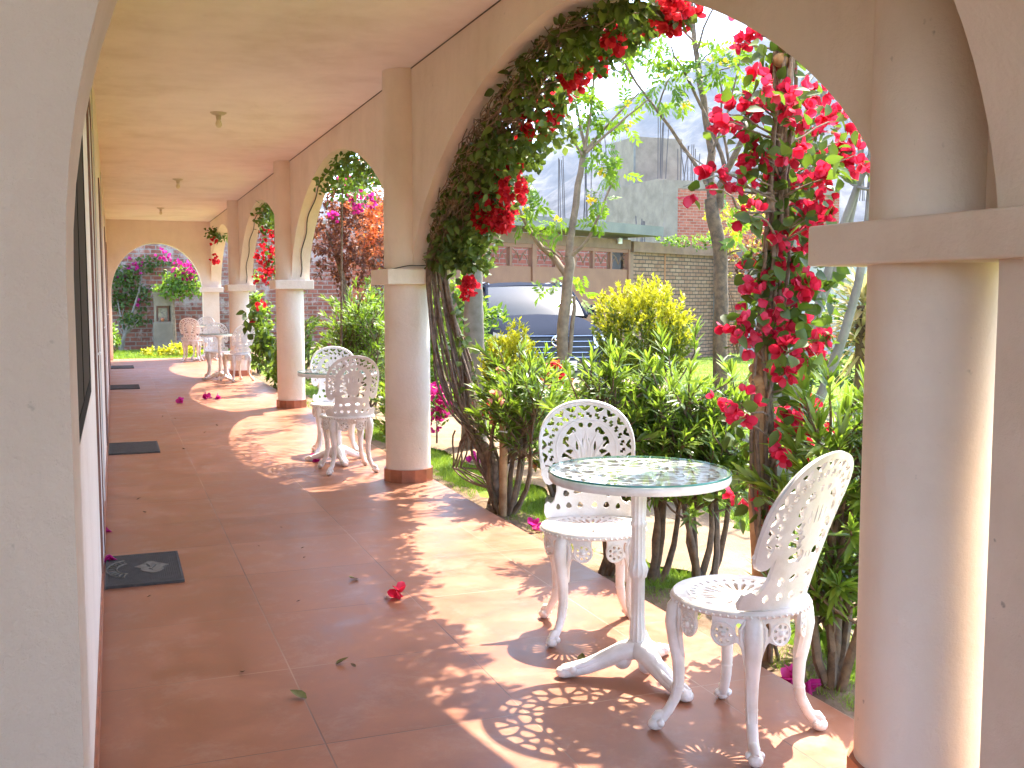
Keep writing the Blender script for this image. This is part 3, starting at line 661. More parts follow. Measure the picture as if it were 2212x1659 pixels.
tables=[(1.60,3.0,0,'closest round white table with pierced top under glass'),(1.585,7.85,-10,'round glass topped white table between the first vine column and the next'),(1.50,16.3,20,'round glass topped white table beside the slim far column'),(1.70,21.4,40,'small looking white round table by the last column')]
tables[1]=tables[1][:3]+('second round glass topped white table, between two facing chairs',)
for i,(x,y,a,lb) in enumerate(tables):
    c=table0 if i==0 else copy_tree(table0); c.location=(x,y,0); c.rotation_euler=(0,0,R_(a)); tag(c,lb,'table','white cast bistro tables')
# ================================================================ garden ground
def gz(x,y):
    x=np.asarray(x,float); y=np.asarray(y,float)
    s=np.clip((x-4.3)/2.,0,1); return -.085-.20*s*s*(3-2*s)
def sheet(name,xs,ys,dz,m,label=None,jit=0):
    X,Y=np.meshgrid(xs,ys); Z=gz(X,Y)+dz+jit*RNG.normal(size=X.shape); nx=len(xs); ny=len(ys)
    V=np.stack([X,Y,Z],-1).reshape(-1,3); i=np.arange((ny-1)*nx).reshape(ny-1,nx)[:,:-1].ravel()
    me=meshnp(name,V,np.stack([i,i+1,i+nx+1,i+nx],1),None,[m],True); o=obj(name,me); return o
def groundmat(name,stops,sc_=3,rough=.95,bs=30,bst=.5):
    m,nt,b=mat(name); b.inputs['Roughness'].default_value=rough; b.inputs['Specular IOR Level'].default_value=.1
    g=N(nt,'ShaderNodeNewGeometry'); n=noise(nt,sc_,10,.7,g.outputs['Position']); r=ramp(nt,stops); L(nt,n.outputs['Fac'],r.inputs[0]); L(nt,r.outputs[0],b.inputs['Base Color'])
    n2=noise(nt,bs,6,.65,g.outputs['Position']); bump(nt,b,n2.outputs['Fac'],bst,.02); return m
M['lawn']=groundmat('lawn_soil',[(.3,(.07,.10,.018)),(.5,(.12,.18,.025)),(.72,(.20,.23,.05))],2.5)
M['sand']=groundmat('sandy_path',[(.3,(.17,.115,.07)),(.55,(.26,.185,.115)),(.75,(.34,.255,.17))],2.2)
M['soil']=groundmat('garden_soil',[(.3,(.10,.065,.04)),(.55,(.20,.135,.085)),(.75,(.32,.23,.15))],5)
M['far']=groundmat('dry_land',[(.3,(.30,.24,.18)),(.7,(.42,.35,.27))],.02)
xs=np.concatenate([np.linspace(-60,1.9,12),np.linspace(2.04,8,50),np.linspace(9,80,30)]); ys=np.concatenate([np.linspace(-40,0,10),np.linspace(.5,30,80),np.linspace(32,90,24)])
o=sheet('ground',xs,ys,-.014,M['lawn']); tag(o,kind='structure')
o=sheet('bare_land',np.linspace(-1800,1800,40),np.linspace(-1500,2000,40),-.6,M['far']); tag(o,kind='structure')
# path and planting bed follow curved edges
def ribbon(name,Y,xl,xr,dz,m,n=9):
    Yf=np.arange(Y[0],Y[-1],.12); a=np.interp(Yf,Y,xl)+.05*np.sin(Yf*3.1)+.03*RNG.normal(size=len(Yf)); b=np.interp(Yf,Y,xr)+.06*np.sin(Yf*2.3+1)+.03*RNG.normal(size=len(Yf))
    V=[];F=[]
    for i,y in enumerate(Yf):
        for k in range(n):
            x=a[i]+(b[i]-a[i])*k/(n-1); V.append((x,y,float(gz(x,y))+dz+.006*RNG.normal()*(0<k<n-1)))
    for i in range(len(Yf)-1):
        for k in range(n-1): p=i*n+k; F.append((p,p+1,p+n+1,p+n))
    return tag(obj(name,meshnp(name,V,F,None,[m],True)),kind='structure')
PY=[1,2.6,3.5,4.2,4.9,5.6,6.7,8.6,11,14,20,26]; PL=[2.75,2.8,2.6,2.62,2.3,2.45,2.75,2.58,2.62,2.8,3.0,3.0]; PR=[3.3,3.3,3.3,3.35,3.4,3.35,3.4,3.4,3.5,3.6,3.7,3.7]
ribbon('dirt_path',PY,PL,PR,.012,M['sand'])
ribbon('planting_bed',[1,4,8,12,17,22.3],[2.05]*6,[2.34,2.36,2.30,2.36,2.4,2.4],.006,M['soil'],5)
o=sheet('driveway',np.linspace(4.8,9,8),np.linspace(10.5,40,12),.004,M['sand']); tag(o,kind='structure')
# grass blades
def blades(name,n,fx,h,w,label=None):
    P=fx(n); n=len(P); d=rdir(n); d[:,2]=np.abs(d[:,2])*.6+.75; d=unit(d); s=unit(np.cross(d,rdir(n))); hh=h*(.5+RNG.random(n)); ww=w*(.7+.6*RNG.random(n))
    V=np.stack([P-s*ww[:,None],P+s*ww[:,None],P+d*hh[:,None]],1).reshape(-1,3); F=np.arange(n*3).reshape(-1,3)
    t=np.repeat(np.clip(.5+.25*RNG.normal(size=n),0,1),3)
    return tag(obj(name,meshnp(name,V,F,t,[M['grass']])),label,'grass',None,'stuff')
def patch_noise(x,y): return np.sin(x*5.1+1.3*np.sin(y*2.7))+np.sin(y*4.3+1.7*np.sin(x*3.9)+2)
def edge_grass(n):
    y=RNG.uniform(1.2,18,n)**1.0; y=1.2+(y-1.2)*RNG.random(n)**.6; x=RNG.uniform(2.2,3.0,n)
    k=(x<np.interp(y,PY,PL)+.03)&(patch_noise(x,y)>-.95); x,y=x[k],y[k]
    return np.stack([x,y,gz(x,y)-.01],1)
blades('verge_grass',80000,edge_grass,.045,.0022,'tufts of short bright grass growing between the porch edge and the path')
def lawn_grass(n):
    r=RNG.random(n); d=3.2+24*r**1.6; ang=RNG.uniform(R_(17),R_(47),n); x=d*np.sin(ang)*1.; y=d*np.cos(ang)
    k=(x>np.interp(y,PY,PR)-.03)&(x>3.1)&~((x>4.75)&(y>10.5)&(x<9.1)); x,y=x[k],y[k]; return np.stack([x,y,gz(x,y)-.01],1)
blades('lawn_grass',90000,lawn_grass,.05,.0045,'bright green mown lawn grass beyond the path')
def far_grass(n):
    x=RNG.uniform(-.6,2.6,n); y=RNG.uniform(22.5,27.2,n); return np.stack([x,y,gz(x,y)-.01],1)
blades('end_lawn_grass',14000,far_grass,.07,.008,'strip of bright grass outside the far end arch')
# ================================================================ plants
def curve(a,b,n=6,bow=.06):
    a=np.array(a,float); b=np.array(b,float); l=np.linalg.norm(b-a); off=RNG.normal(size=3)*bow*l; off[2]*=.4
    off2=RNG.normal(size=3)*bow*l*.4
    return [a+(b-a)*t+off*math.sin(PI*t)+off2*math.sin(2*PI*t) for t in np.linspace(0,1,n)]
def oleander(name,base,H_,spread,nst,ntip,label,leaf=.115,lean=(0,0),low=.35,flowers=0,m='ole',group='oleander bushes along the porch edge'):
    t=empty(name,base,0,label,'shrub',group); st=MB(); lv=Leaves(); fl=Leaves()
    for i in range(nst):
        a=RNG.uniform(0,2*PI); r=spread*.18*RNG.random(); b=np.array((r*math.cos(a),r*math.sin(a),-.03))
        top=np.array((lean[0]+spread*.42*RNG.normal()*.7,lean[1]+spread*.42*RNG.normal()*.7,H_*RNG.uniform(.55,.85)))
        P=curve(b,top,8,.09); st.tube(P,list(np.linspace(.019,.007,8)),6)
        for j in range(ntip//nst):
            k=RNG.uniform(low,1); p0=b+(top-b)*k; i0=int(k*7); f=k*7-i0; p0=P[i0]*(1-f)+P[min(i0+1,7)]*f
            d=rdir(1)[0]; d[2]=abs(d[2])*.9+.35; d/=np.linalg.norm(d); l=RNG.uniform(.14,.36)*H_
            e=p0+d*l; e[0]=np.clip(e[0],lean[0]-spread,lean[0]+spread)
            B=curve(p0,e,5,.06); st.tube(B,[.006,.005,.0045,.004,.003],5)
            axis=unit(B[-1]-B[-2]); n=RNG.integers(18,30); tt=RNG.random(n)**.6
            q=np.array([B[-1]-axis*(1-u)*l*.75 for u in tt]); side=rdir(n); side=unit(side-axis*(side@axis)[:,None])
            D=unit(side*(1.05-.75*tt[:,None])+axis*(.35+.7*tt[:,None])-np.array((0,0,.25))*(1-tt[:,None]))
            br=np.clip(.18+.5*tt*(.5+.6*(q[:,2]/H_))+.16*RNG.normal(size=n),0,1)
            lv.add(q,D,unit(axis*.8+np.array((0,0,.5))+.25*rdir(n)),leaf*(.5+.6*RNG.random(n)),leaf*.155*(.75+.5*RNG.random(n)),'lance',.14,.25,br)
            if flowers and RNG.random()<flowers:
                f_=Leaves(); cluster(f_,np.zeros(3),.035,7,.03); o=f_.obj('flower_cluster',M['coral'],t); o.location=tuple(B[-1]+axis*.02)
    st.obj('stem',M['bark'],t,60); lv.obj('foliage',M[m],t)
    if flowers and fl.b: fl.obj('flower',M['coral'],t)
    return t
# oleander hedge behind the near table
for (bx,by,h,s,lb,ln) in [(2.20,4.46,1.16,.30,'oleander bush with bent bare stems, just behind the glass table',(.10,.12)),(2.36,4.30,1.20,.32,'oleander bush with thick branching stems left of the post vine',(.12,.10)),(2.54,4.16,1.14,.32,'oleander bush close beside the wooden post of the red vine',(.14,.12))]:
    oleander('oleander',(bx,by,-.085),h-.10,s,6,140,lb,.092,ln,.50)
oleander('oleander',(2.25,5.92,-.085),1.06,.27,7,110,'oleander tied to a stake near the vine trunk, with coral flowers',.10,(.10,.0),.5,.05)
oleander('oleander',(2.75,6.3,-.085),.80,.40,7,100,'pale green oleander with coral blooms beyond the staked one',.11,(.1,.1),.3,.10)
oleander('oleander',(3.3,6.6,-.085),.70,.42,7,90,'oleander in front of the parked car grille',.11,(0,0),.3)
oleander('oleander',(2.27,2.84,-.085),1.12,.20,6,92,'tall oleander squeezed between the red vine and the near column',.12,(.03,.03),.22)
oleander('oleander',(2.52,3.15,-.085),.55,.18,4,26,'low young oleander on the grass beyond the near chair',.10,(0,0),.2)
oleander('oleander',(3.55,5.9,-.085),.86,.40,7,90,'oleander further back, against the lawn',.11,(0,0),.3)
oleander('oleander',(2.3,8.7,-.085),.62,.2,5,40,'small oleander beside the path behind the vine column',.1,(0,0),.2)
def golden(name,c,r,hz,label,n,base_z):
    t=empty(name,(c[0],c[1],base_z),0,label,'shrub','golden leaved shrubs'); g=Leaves(); k=Leaves(); st=MB(); c0=np.array((0,0,c[2]-base_z))
    for i in range(7): st.tube(curve((0,0,0),c0+np.array((r*.5*RNG.normal(),r*.5*RNG.normal(),hz*.3)),5),[.02,.016,.012,.009,.005],5)
    m_=n//9; d=rdir(m_); rad=(.55+.5*RNG.random(m_))*(1+.08*np.sin(d[:,0]*6)+.08*np.cos(d[:,1]*7+d[:,2]*5)); P=c0+d*np.stack([r*rad,r*rad,hz*rad],1)
    for i in range(m_):
        ax=unit(d[i]*.6+np.array((0,0,.9))+.3*rdir(1)[0]); n_=9; tt=RNG.random(n_); q=P[i]+ax*(tt*.08-.03)[:,None]; s=rdir(n_); D=unit(s*.7+ax*.9)
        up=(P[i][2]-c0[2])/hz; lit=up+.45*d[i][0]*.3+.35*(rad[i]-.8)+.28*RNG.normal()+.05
        (g if lit>.18 else k).add(q,D,unit(ax+.4*rdir(n_)),.034+.02*RNG.random(n_),.020,'lo',.1,.2,np.clip(.5+.25*RNG.normal(size=n_),0,1))  # lit sprigs get the new-growth gold, others a darker leaf; shade put into colour
    st.obj('stem',M['bark'],t,60); k.obj('foliage',M['dgold'],t); g.obj('lit_new_growth',M['gold'],t); return t
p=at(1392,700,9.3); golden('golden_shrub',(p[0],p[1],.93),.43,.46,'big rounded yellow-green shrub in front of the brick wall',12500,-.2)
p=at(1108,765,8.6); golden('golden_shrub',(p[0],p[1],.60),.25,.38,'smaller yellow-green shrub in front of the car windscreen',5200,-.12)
def leafy(name,c,rad,label,n,m,leaf,cat='shrub',base=None,nst=6,stemr=.014,shape='ovate',group=None,clump=14,upb=.5,mats=None,bark='bark'):
    """shrub or crown of clumped leaves through an uneven volume"""
    c=np.array(c,float); rad=np.array(rad,float); base=np.array(base if base is not None else (c[0],c[1],gz(c[0],c[1])),float)
    t=empty(name,base,0,label,cat,group); st=MB(); ls={}
    cc=c-base
    for i in range(nst): 
        e=cc+rad*RNG.normal(size=3)*.45; st.tube(curve((.03*RNG.normal(),.03*RNG.normal(),0),e,7,.07),list(np.linspace(stemr,stemr*.3,7)),6)
    m_=n//clump; d=rdir(m_); k=(.35+.75*RNG.random(m_)**.6)*(1+.18*np.sin(d[:,0]*5+1)+.18*np.sin(d[:,2]*6+d[:,1]*4)); P=cc+d*rad*k[:,None]
    for i in range(m_):
        ax=unit(d[i]*.8+np.array((0,0,upb))+.35*rdir(1)[0]); q=P[i]+rdir(clump)*leaf*1.1*RNG.random((clump,1)); D=unit(ax*.6+rdir(clump)*.9)
        mm=m if mats is None else mats(d[i],k[i]); lv=ls.setdefault(mm,Leaves())
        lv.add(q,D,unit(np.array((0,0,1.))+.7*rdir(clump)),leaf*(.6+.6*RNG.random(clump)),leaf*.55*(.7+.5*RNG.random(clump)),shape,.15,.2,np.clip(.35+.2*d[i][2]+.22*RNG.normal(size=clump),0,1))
    st.obj('stem',M[bark],t,60)
    for i,(mm,lv) in enumerate(ls.items()): lv.obj('foliage',M[mm],t)
    return t
# bay of the second table ---------------------------------------
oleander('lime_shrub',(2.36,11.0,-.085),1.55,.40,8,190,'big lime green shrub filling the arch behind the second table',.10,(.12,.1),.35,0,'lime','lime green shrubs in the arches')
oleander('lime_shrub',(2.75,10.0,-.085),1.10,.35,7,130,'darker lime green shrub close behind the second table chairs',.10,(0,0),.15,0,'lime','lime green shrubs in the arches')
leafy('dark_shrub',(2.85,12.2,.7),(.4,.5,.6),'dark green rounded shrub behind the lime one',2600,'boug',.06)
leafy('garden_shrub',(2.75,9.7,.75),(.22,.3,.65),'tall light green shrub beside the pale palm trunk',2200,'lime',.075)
p=at(770,510,15.5)
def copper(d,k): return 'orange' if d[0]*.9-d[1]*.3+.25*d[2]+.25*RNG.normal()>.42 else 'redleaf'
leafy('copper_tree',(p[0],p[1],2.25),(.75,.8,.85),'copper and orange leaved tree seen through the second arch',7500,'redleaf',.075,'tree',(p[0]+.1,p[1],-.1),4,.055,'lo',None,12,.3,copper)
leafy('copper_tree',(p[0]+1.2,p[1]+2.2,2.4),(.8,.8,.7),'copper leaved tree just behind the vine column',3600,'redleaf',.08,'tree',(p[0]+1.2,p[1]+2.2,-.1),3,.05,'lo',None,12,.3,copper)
# third and fourth bays
def flowering(name,base,clusters,leafpts,label,m,cat='flowering plant',size=.03,leaf=.05,stems=(),group=None,lm='boug',sr=.012,bark='vine_bark'):
    base=np.array(base,float); t=empty(name,base,0,label,cat,group); fl=Leaves(); lv=Leaves(); st=MB()
    for P,r0,r1 in stems: st.tube([np.array(q)-base for q in P],list(np.linspace(r0,r1,len(P))),6)
    for (c,r,n) in clusters:
        f_=Leaves(); cluster(f_,np.zeros(3),r,n,size); o=f_.obj('flower_cluster',M[m],t); o.location=tuple(np.array(c)-base)
    for (c,r,n) in leafpts:
        q=np.array(c)-base+rdir(n)*np.array(r)*RNG.random((n,1))**.5; D=rdir(n); D[:,2]-=.35
        lv.add(q,unit(D),unit(np.array((-.3,-.4,.8))+.8*rdir(n)),leaf*(.6+.7*RNG.random(n)),leaf*.68*(.7+.5*RNG.random(n)),'ovate',.15,.3,np.clip(.42+.25*RNG.normal(size=n),0,1))
    if stems: st.obj('stem',M[bark],t,60)
    if lv.b: lv.obj('foliage',M[lm],t)
    if fl.b: fl.obj('flower',M[m],t)
    return t
def vine_on_arch(b,a0,a1,n):
    out=[]
    for k in range(n):
        y,z=arch(b,a0+(a1-a0)*k/max(1,n-1)); out.append((XW+.2,y,z-.12))
    return out
Z0=(2.3,11.0,-.08)
flowering('arch_vine',(2.2,10.6,-.08),[(at(745,392,10.6),.10,24),(at(770,432,10.6),.12,30),(at(800,430,10.8),.07,14),(at(722,470,10.8),.05,8)],
  [(q,(.22,.3,.18),150) for q in vine_on_arch(2,1.2,2.0,5)]+[(at(775,410,10.7),(.2,.3,.2),120)],'dark vine with magenta flowers hanging from the second arch','pinkbract',size=.04,leaf=.06,
  stems=[([(2.2,10.9,-.08),(2.25,10.9,.8),(2.2,10.6,1.6),(2.15,10.3,2.2),(2.1,9.9,2.5)],.015,.006)])
flowering('arch_vine',(2.35,15.6,-.08),[(at(580,505,15),.14,34),(at(572,550,15.2),.15,40),(at(588,585,15.4),.13,30),(at(565,600,15),.12,24)],
  [(q,(.2,.35,.25),110) for q in vine_on_arch(3,1.25,1.9,4)]+[(at(578,470,15),(.15,.3,.2),110),(at(590,560,15.4),(.15,.25,.45),140)],'vine with scarlet flowers hanging in the third arch','redbract',size=.045,leaf=.07,
  stems=[([(2.35,15.6,-.08),(2.3,15.6,1.0),(2.2,15.2,1.9),(2.1,14.6,2.5)],.015,.006)])
flowering('arch_vine',(2.3,20.5,-.08),[(at(465,560,19.6),.09,18),(at(460,520,19.6),.06,8)],[(at(470,505,19.8),(.28,.35,.16),170),(at(488,500,20.2),(.2,.3,.2),80)],'small dark vine with a hanging red spray in the fourth arch','redbract',size=.05,leaf=.08,
  stems=[([(2.3,20.5,-.08),(2.2,20.3,1.4),(2.1,19.9,2.5)],.012,.006)])
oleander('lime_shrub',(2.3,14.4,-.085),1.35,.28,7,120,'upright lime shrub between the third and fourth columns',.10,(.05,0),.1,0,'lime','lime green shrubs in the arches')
o=flowering('scarlet_shrub',(2.22,13.6,-.08),[(at(560,660,13.4),.06,10),(at(548,690,13.4),.04,6)],[(at(545,690,13.4),(.12,.2,.18),40),(at(570,745,13.5),(.15,.25,.4),120)],'broad leaved shrub with hanging scarlet flowers beside the third column','redbract','shrub',.05,.11,
  [([(2.22,13.6,-.08),(2.2,13.5,.6),(2.17,13.4,1.15)],.014,.006)],None,'boug')
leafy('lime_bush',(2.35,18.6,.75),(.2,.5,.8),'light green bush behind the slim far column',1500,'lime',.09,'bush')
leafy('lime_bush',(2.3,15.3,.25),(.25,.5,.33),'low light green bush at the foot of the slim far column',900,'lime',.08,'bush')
# magenta plant low beside the first vine column
flowering('magenta_bush',(2.72,9.0,-.085),[(at(942,850,9.2),.09,22),(at(955,880,9.2),.09,22),(at(938,915,9.2),.06,10)],[(at(950,880,9.25),(.14,.14,.16),90)],'low magenta bougainvillea beside the path behind the vine column','pinkbract','flowering plant',.045,.05,[([(2.72,9,-.085),(2.74,9.05,.2),(2.7,9.0,.4)],.01,.004)])
p=at(1205,800,7.6)
flowering('hibiscus',(p[0],p[1],-.085),[(at(1195,800,7.5),.04,8),(at(1180,830,7.5),.045,9),(at(1212,825,7.5),.05,9)],[(at(1195,830,7.6),(.2,.2,.2),160)],'red flowered shrub below the car number plate','redbract','shrub',.05,.06,[([(p[0],p[1],-.085),(p[0],p[1],.5)],.012,.006)])
# ================================================================ the big vine on the first arch
base=np.array((2.30,6.15,-.085))
t=empty('bougainvillea_vine',base,0,'thick leafy vine with twisted woody stems and red flowers climbing over the first arch','vine')
st=MB(); rs=RNG
def ap(a,inset,dx):
    y,z=arch(1,a); yc=(BAYS[1][0]+BAYS[1][1])/2; v=np.array((yc-y,1.35-z)); v/=np.linalg.norm(v); return np.array((XW+TH+dx,y+v[0]*inset,z+v[1]*inset))
def smooth_path(P,it=2):
    P=[np.array(q,float) for q in P]
    for _ in range(it):
        Q=[P[0]]
        for a_,b_ in zip(P[:-1],P[1:]): Q+= [a_*.75+b_*.25,a_*.25+b_*.75]
        P=Q+[P[-1]]
    return P
st.tube([q-base for q in smooth_path([base-np.array((0,0,.05)),at(1062,1050,6.45),at(1066,1000,6.5),at(1045,960,6.6)])],list(np.linspace(.052,.026,len(smooth_path([0,1,2,3])))),8)
for i in range(23):
    b=base+np.array((.04*rs.normal(),.09*rs.normal(),0)); sx=float(np.clip(rs.normal(),-1.2,1.3))
    P=[b,at(1062+12*rs.normal(),1020,6.5),at(1035+16*rs.normal(),955+14*rs.normal(),6.62),at(1004+26*sx,890,6.72)+.03*rs.normal(size=3),at(978+24*sx,800,6.8)+.03*rs.normal(size=3),at(958+20*sx,700,6.85)+.025*rs.normal(size=3),at(944+15*sx,610,6.88)+.02*rs.normal(size=3),at(938+12*sx,530,6.9)]
    a1=rs.uniform(.55,1.6)
    for a in np.linspace(.42,a1,6): P.append(ap(a,(.08+.10*rs.random())*(1 if a<1.2 else .6),.0+.07*rs.normal()))
    Q=smooth_path(P); r0=rs.uniform(.006,.016); st.tube([q-base for q in Q],list(np.linspace(r0,r0*.5,len(Q))),6)
for i in range(5):                           # loose looping runners at the foot
    a=at(1085+25*rs.normal(),1060,6.45); b=at(1015+20*rs.normal(),930,6.7); c=at(985+18*rs.normal(),1010,6.75)
    st.tube([q-base for q in curve(a,c,6,.12)+curve(c,b,6,.1)],.006,5)
st.obj('stem',M['vine_bark'],t,60)
st=MB()
for i in range(620):                         # dry twigs caught in the foliage
    a=RNG.uniform(.05,1.7)**1.0; kk=1 if a<1.2 else .5; p0=ap(a,kk*RNG.uniform(.02,.2),RNG.uniform(-.15,.12)); p1=ap(a+RNG.uniform(.06,.25),kk*RNG.uniform(.02,.22),RNG.uniform(-.15,.12)); st.tube([q-base for q in curve(p0,p1,5,.08)],.0035,4)
st.obj('dry_twig',M['drytwig'],t,60)
lv=Leaves()
n=3500; A=RNG.uniform(.03,1.93,n); A=A[(np.sin(A*17)+np.sin(A*29+1)+1.9*RNG.random(n))>-.35]; n=len(A); thk=np.interp(A,[0,.5,1.0,1.2,1.5,1.8,1.95],[.26,.30,.30,.26,.17,.12,.08]); ins=.02+thk*RNG.random(n)**.9; dx=RNG.uniform(-.13,.20,n)
P=np.array([ap(a,i_*(.85+.2*math.sin(a*9)+.2*math.sin(a*23)),d) for a,i_,d in zip(A,ins,dx)])-base
D=rdir(n); D[:,2]-=.55; lv.add(P,unit(D),unit(np.array((-.6,-.5,.45))+.75*rdir(n)),(.034+.045*RNG.random(n)**1.6),.036*(.6+.7*RNG.random(n)),'ovate',.16,.3,np.clip(.40+.25*RNG.normal(size=n),0,1))
n=650; A=RNG.uniform(.03,1.15,n); P=np.array([ap(a,RNG.uniform(.2,.42),RNG.uniform(.02,.24)) for a in A])-base
D=rdir(n); D[:,2]-=.6; lv.add(P,unit(D),unit(np.array((-.4,-.5,.5))+.8*rdir(n)),.05*(.6+.7*RNG.random(n)),.036,'ovate',.15,.3,np.clip(.55+.25*RNG.normal(size=n),0,1))
n=330; yy=450+400*RNG.random(n)**1.5; P=np.array([onx(RNG.uniform(908,985)+max(0,y_-600)*.22,y_,2.13+RNG.uniform(-.05,.12)) for y_ in yy])-base
D=rdir(n); D[:,2]-=.6; lv.add(P,unit(D),unit(np.array((-.6,-.5,.4))+.7*rdir(n)),.055*(.7+.6*RNG.random(n)),.044,'ovate',.15,.3,np.clip(.4+.25*RNG.normal(size=n),0,1))
lv.obj('foliage',M['archvine'],t)
fl=Leaves()
for (x,y,r,n) in [(1066,410,.11,60),(1080,375,.10,50),(1096,345,.08,36),(1062,450,.09,40),(1050,480,.06,24),(1108,410,.06,20),(1096,350,.06,16),(1068,440,.10,50),(1082,470,.07,30),(1112,432,.05,16),(1112,315,.055,20),(1122,285,.04,12),(1160,270,.06,20),(1192,235,.06,22),(1185,262,.04,10),(1222,190,.06,26),(1242,160,.06,26),(1256,132,.04,14),(1290,108,.055,20),(1345,72,.06,24),(1330,90,.04,10),(1405,52,.05,16),(1440,20,.06,18),(1466,32,.07,22),(1470,10,.06,16),(1018,560,.05,16),(1010,625,.055,22),(1014,605,.03,8),(963,526,.03,8),(1040,460,.05,14),(1150,190,.03,6),(1176,150,.03,6),(1042,880,.03,9),(1300,150,.02,4)]:
    f_=Leaves(); cluster(f_,np.zeros(3),r*1.15,int(n*1.9),.038); o=f_.obj('flower_cluster',M['redbract'],t); o.location=tuple(onx(x,y,2.27+.05*RNG.normal())-base)
# stake of the oleander and its string
t=empty('plant_stake',(2.205,5.9,-.085),0,'split wooden stake tied with string, at the foot of the oleander by the vine','stake')
MB().tube([(0,0,-.05),(.004,.0,.4),(.0,.006,.78)],[.026,.025,.022],8).obj('post',M['stake'],t,60)
MB().tube([(.034*math.cos(a),.034*math.sin(a),.53+.004*math.sin(2*a)) for a in np.linspace(0,6.28,14)],.004,5).obj('string',M['cap_white'],t,60)
# ================================================================ red bougainvillea beside the near column
base=np.array((2.235,3.20,-.085))
def pa(x,y,d): return at(x,y,d)
t=empty('post_bougainvillea',base,0,'bougainvillea with large crimson flowers trained up a post beside the near column','vine')
st=MB(); main=[base,at(1640,1230,3.78),at(1632,1080,3.78),at(1640,900,3.79),at(1646,780,3.8),at(1660,560,3.8),at(1676,350,3.82),at(1690,170,3.84),at(1702,40,3.86),at(1712,-120,3.9)]
st.tube([q-base for q in main],[.027,.026,.026,.027,.030,.024,.023,.025,.026,.024],9)
for k,(x,y,r) in enumerate([(1636,820,.030),(1652,835,.026),(1640,850,.024),(1660,800,.022),(1630,795,.020),(1688,130,.03),(1712,110,.028),(1700,95,.03),(1725,100,.022)]): st.ball(at(x,y,3.79)-base,r,8,6,(1.2,1,.9))
st.obj('post',M['stake'],t,60); st=MB()
for i in range(9):
    o_=RNG.normal(size=2)*10; P=[base+np.array((.03*RNG.normal(),.03*RNG.normal(),0))]+[at(x+o_[0]+9*RNG.normal(),y,3.78+.03*RNG.normal()) for x,y in ((1650,1180),(1648,950),(1654,760),(1668,560),(1680,380),(1694,180),(1705,20))]
    Q=[]
    for j in range(len(P)-1): Q+= [P[j],(P[j]+P[j+1])/2+.008*RNG.normal(size=3)]
    st.tube([q-base for q in Q+[P[-1]]],.0075,6)
FL=[(1655,45,.045,7),(1625,72,.045,9),(1602,85,.03,5),(1588,12,.03,4),(1700,20,.03,4),(1640,190,.055,10),(1682,160,.05,8),(1612,215,.05,9),(1572,248,.055,9),(1560,260,.03,4),(1655,232,.06,12),(1700,228,.055,11),(1718,200,.05,9),(1722,248,.05,9),(1745,275,.04,6),(1770,200,.045,7),(1790,235,.055,9),(1812,262,.055,9),(1832,300,.05,8),(1848,335,.055,9),(1850,360,.04,6),(1800,345,.06,11),(1770,330,.05,8),(1752,300,.04,6),(1745,350,.06,11),(1785,385,.06,12),(1745,395,.055,10),(1715,330,.05,8),(1700,375,.06,10),(1612,315,.04,6),(1625,375,.05,9),(1650,345,.045,7),(1548,380,.055,8),(1536,372,.03,4),(1500,410,.028,2),(1730,435,.055,9),(1762,455,.06,11),(1780,480,.045,7),(1740,475,.06,11),(1625,468,.045,7),(1610,395,.03,4),(1680,500,.05,8),(1715,515,.06,11),(1745,540,.06,11),(1700,560,.05,9),(1675,590,.045,7),(1720,600,.06,11),(1750,605,.05,8),(1628,600,.055,9),(1618,640,.045,7),(1672,650,.06,11),(1700,665,.06,11),(1735,640,.05,8),(1590,712,.06,9),(1628,700,.045,7),(1648,725,.06,11),(1690,705,.06,12),(1705,735,.06,12),(1735,720,.055,9),(1770,735,.04,6),(1620,745,.05,8),(1758,775,.045,7),(1725,790,.05,8),(1690,805,.05,8),(1700,770,.05,7),(1712,900,.075,15),(1745,925,.085,18),(1700,935,.06,11),(1740,890,.05,9),(1690,965,.05,9),(1755,955,.06,10),(1600,870,.05,8),(1556,888,.035,3),(1548,862,.022,2),(1598,905,.035,4),(1600,1070,.035,4),(1648,1085,.04,5),(1660,1075,.03,3),(1640,1130,.03,3)]
fl=Leaves(); lv=Leaves()
for (x,y,r,n) in FL:
    d=3.72+.16*RNG.normal()
    if x>1740 and y<420: d=4.0+.12*RNG.normal()
    if y<110: d=4.0+.04*RNG.normal()
    c=at(x,y,d); f_=Leaves(); cluster(f_,np.zeros(3),r*1.0,max(2,int(n*.92+.5)),.036,1.05,np.clip(.5+.22*RNG.normal(),.1,.9)); o=f_.obj('flower_cluster',M['hotbract'],t); o.location=tuple(c-base)
    s=at(1650+ (1705-1650)*(1000-y)/1000 if y<1000 else 1640,y+45,3.79); st.tube([q-base for q in curve(s,c,6,.07)],[.005,.0045,.004,.0035,.003,.002],5)
    m_=RNG.integers(5,11) if x>1620 else RNG.integers(1,4); q=c-base+rdir(m_)*(.03+.08*RNG.random((m_,1))); D=rdir(m_); D[:,2]-=.3
    lv.add(q,unit(D),unit(np.array((-.3,-.5,.6))+.8*rdir(m_)),.058*(.6+.6*RNG.random(m_)),.042*(.7+.5*RNG.random(m_)),'ovate',.15,.3,np.clip(.55+.28*RNG.normal(size=m_),0,1))
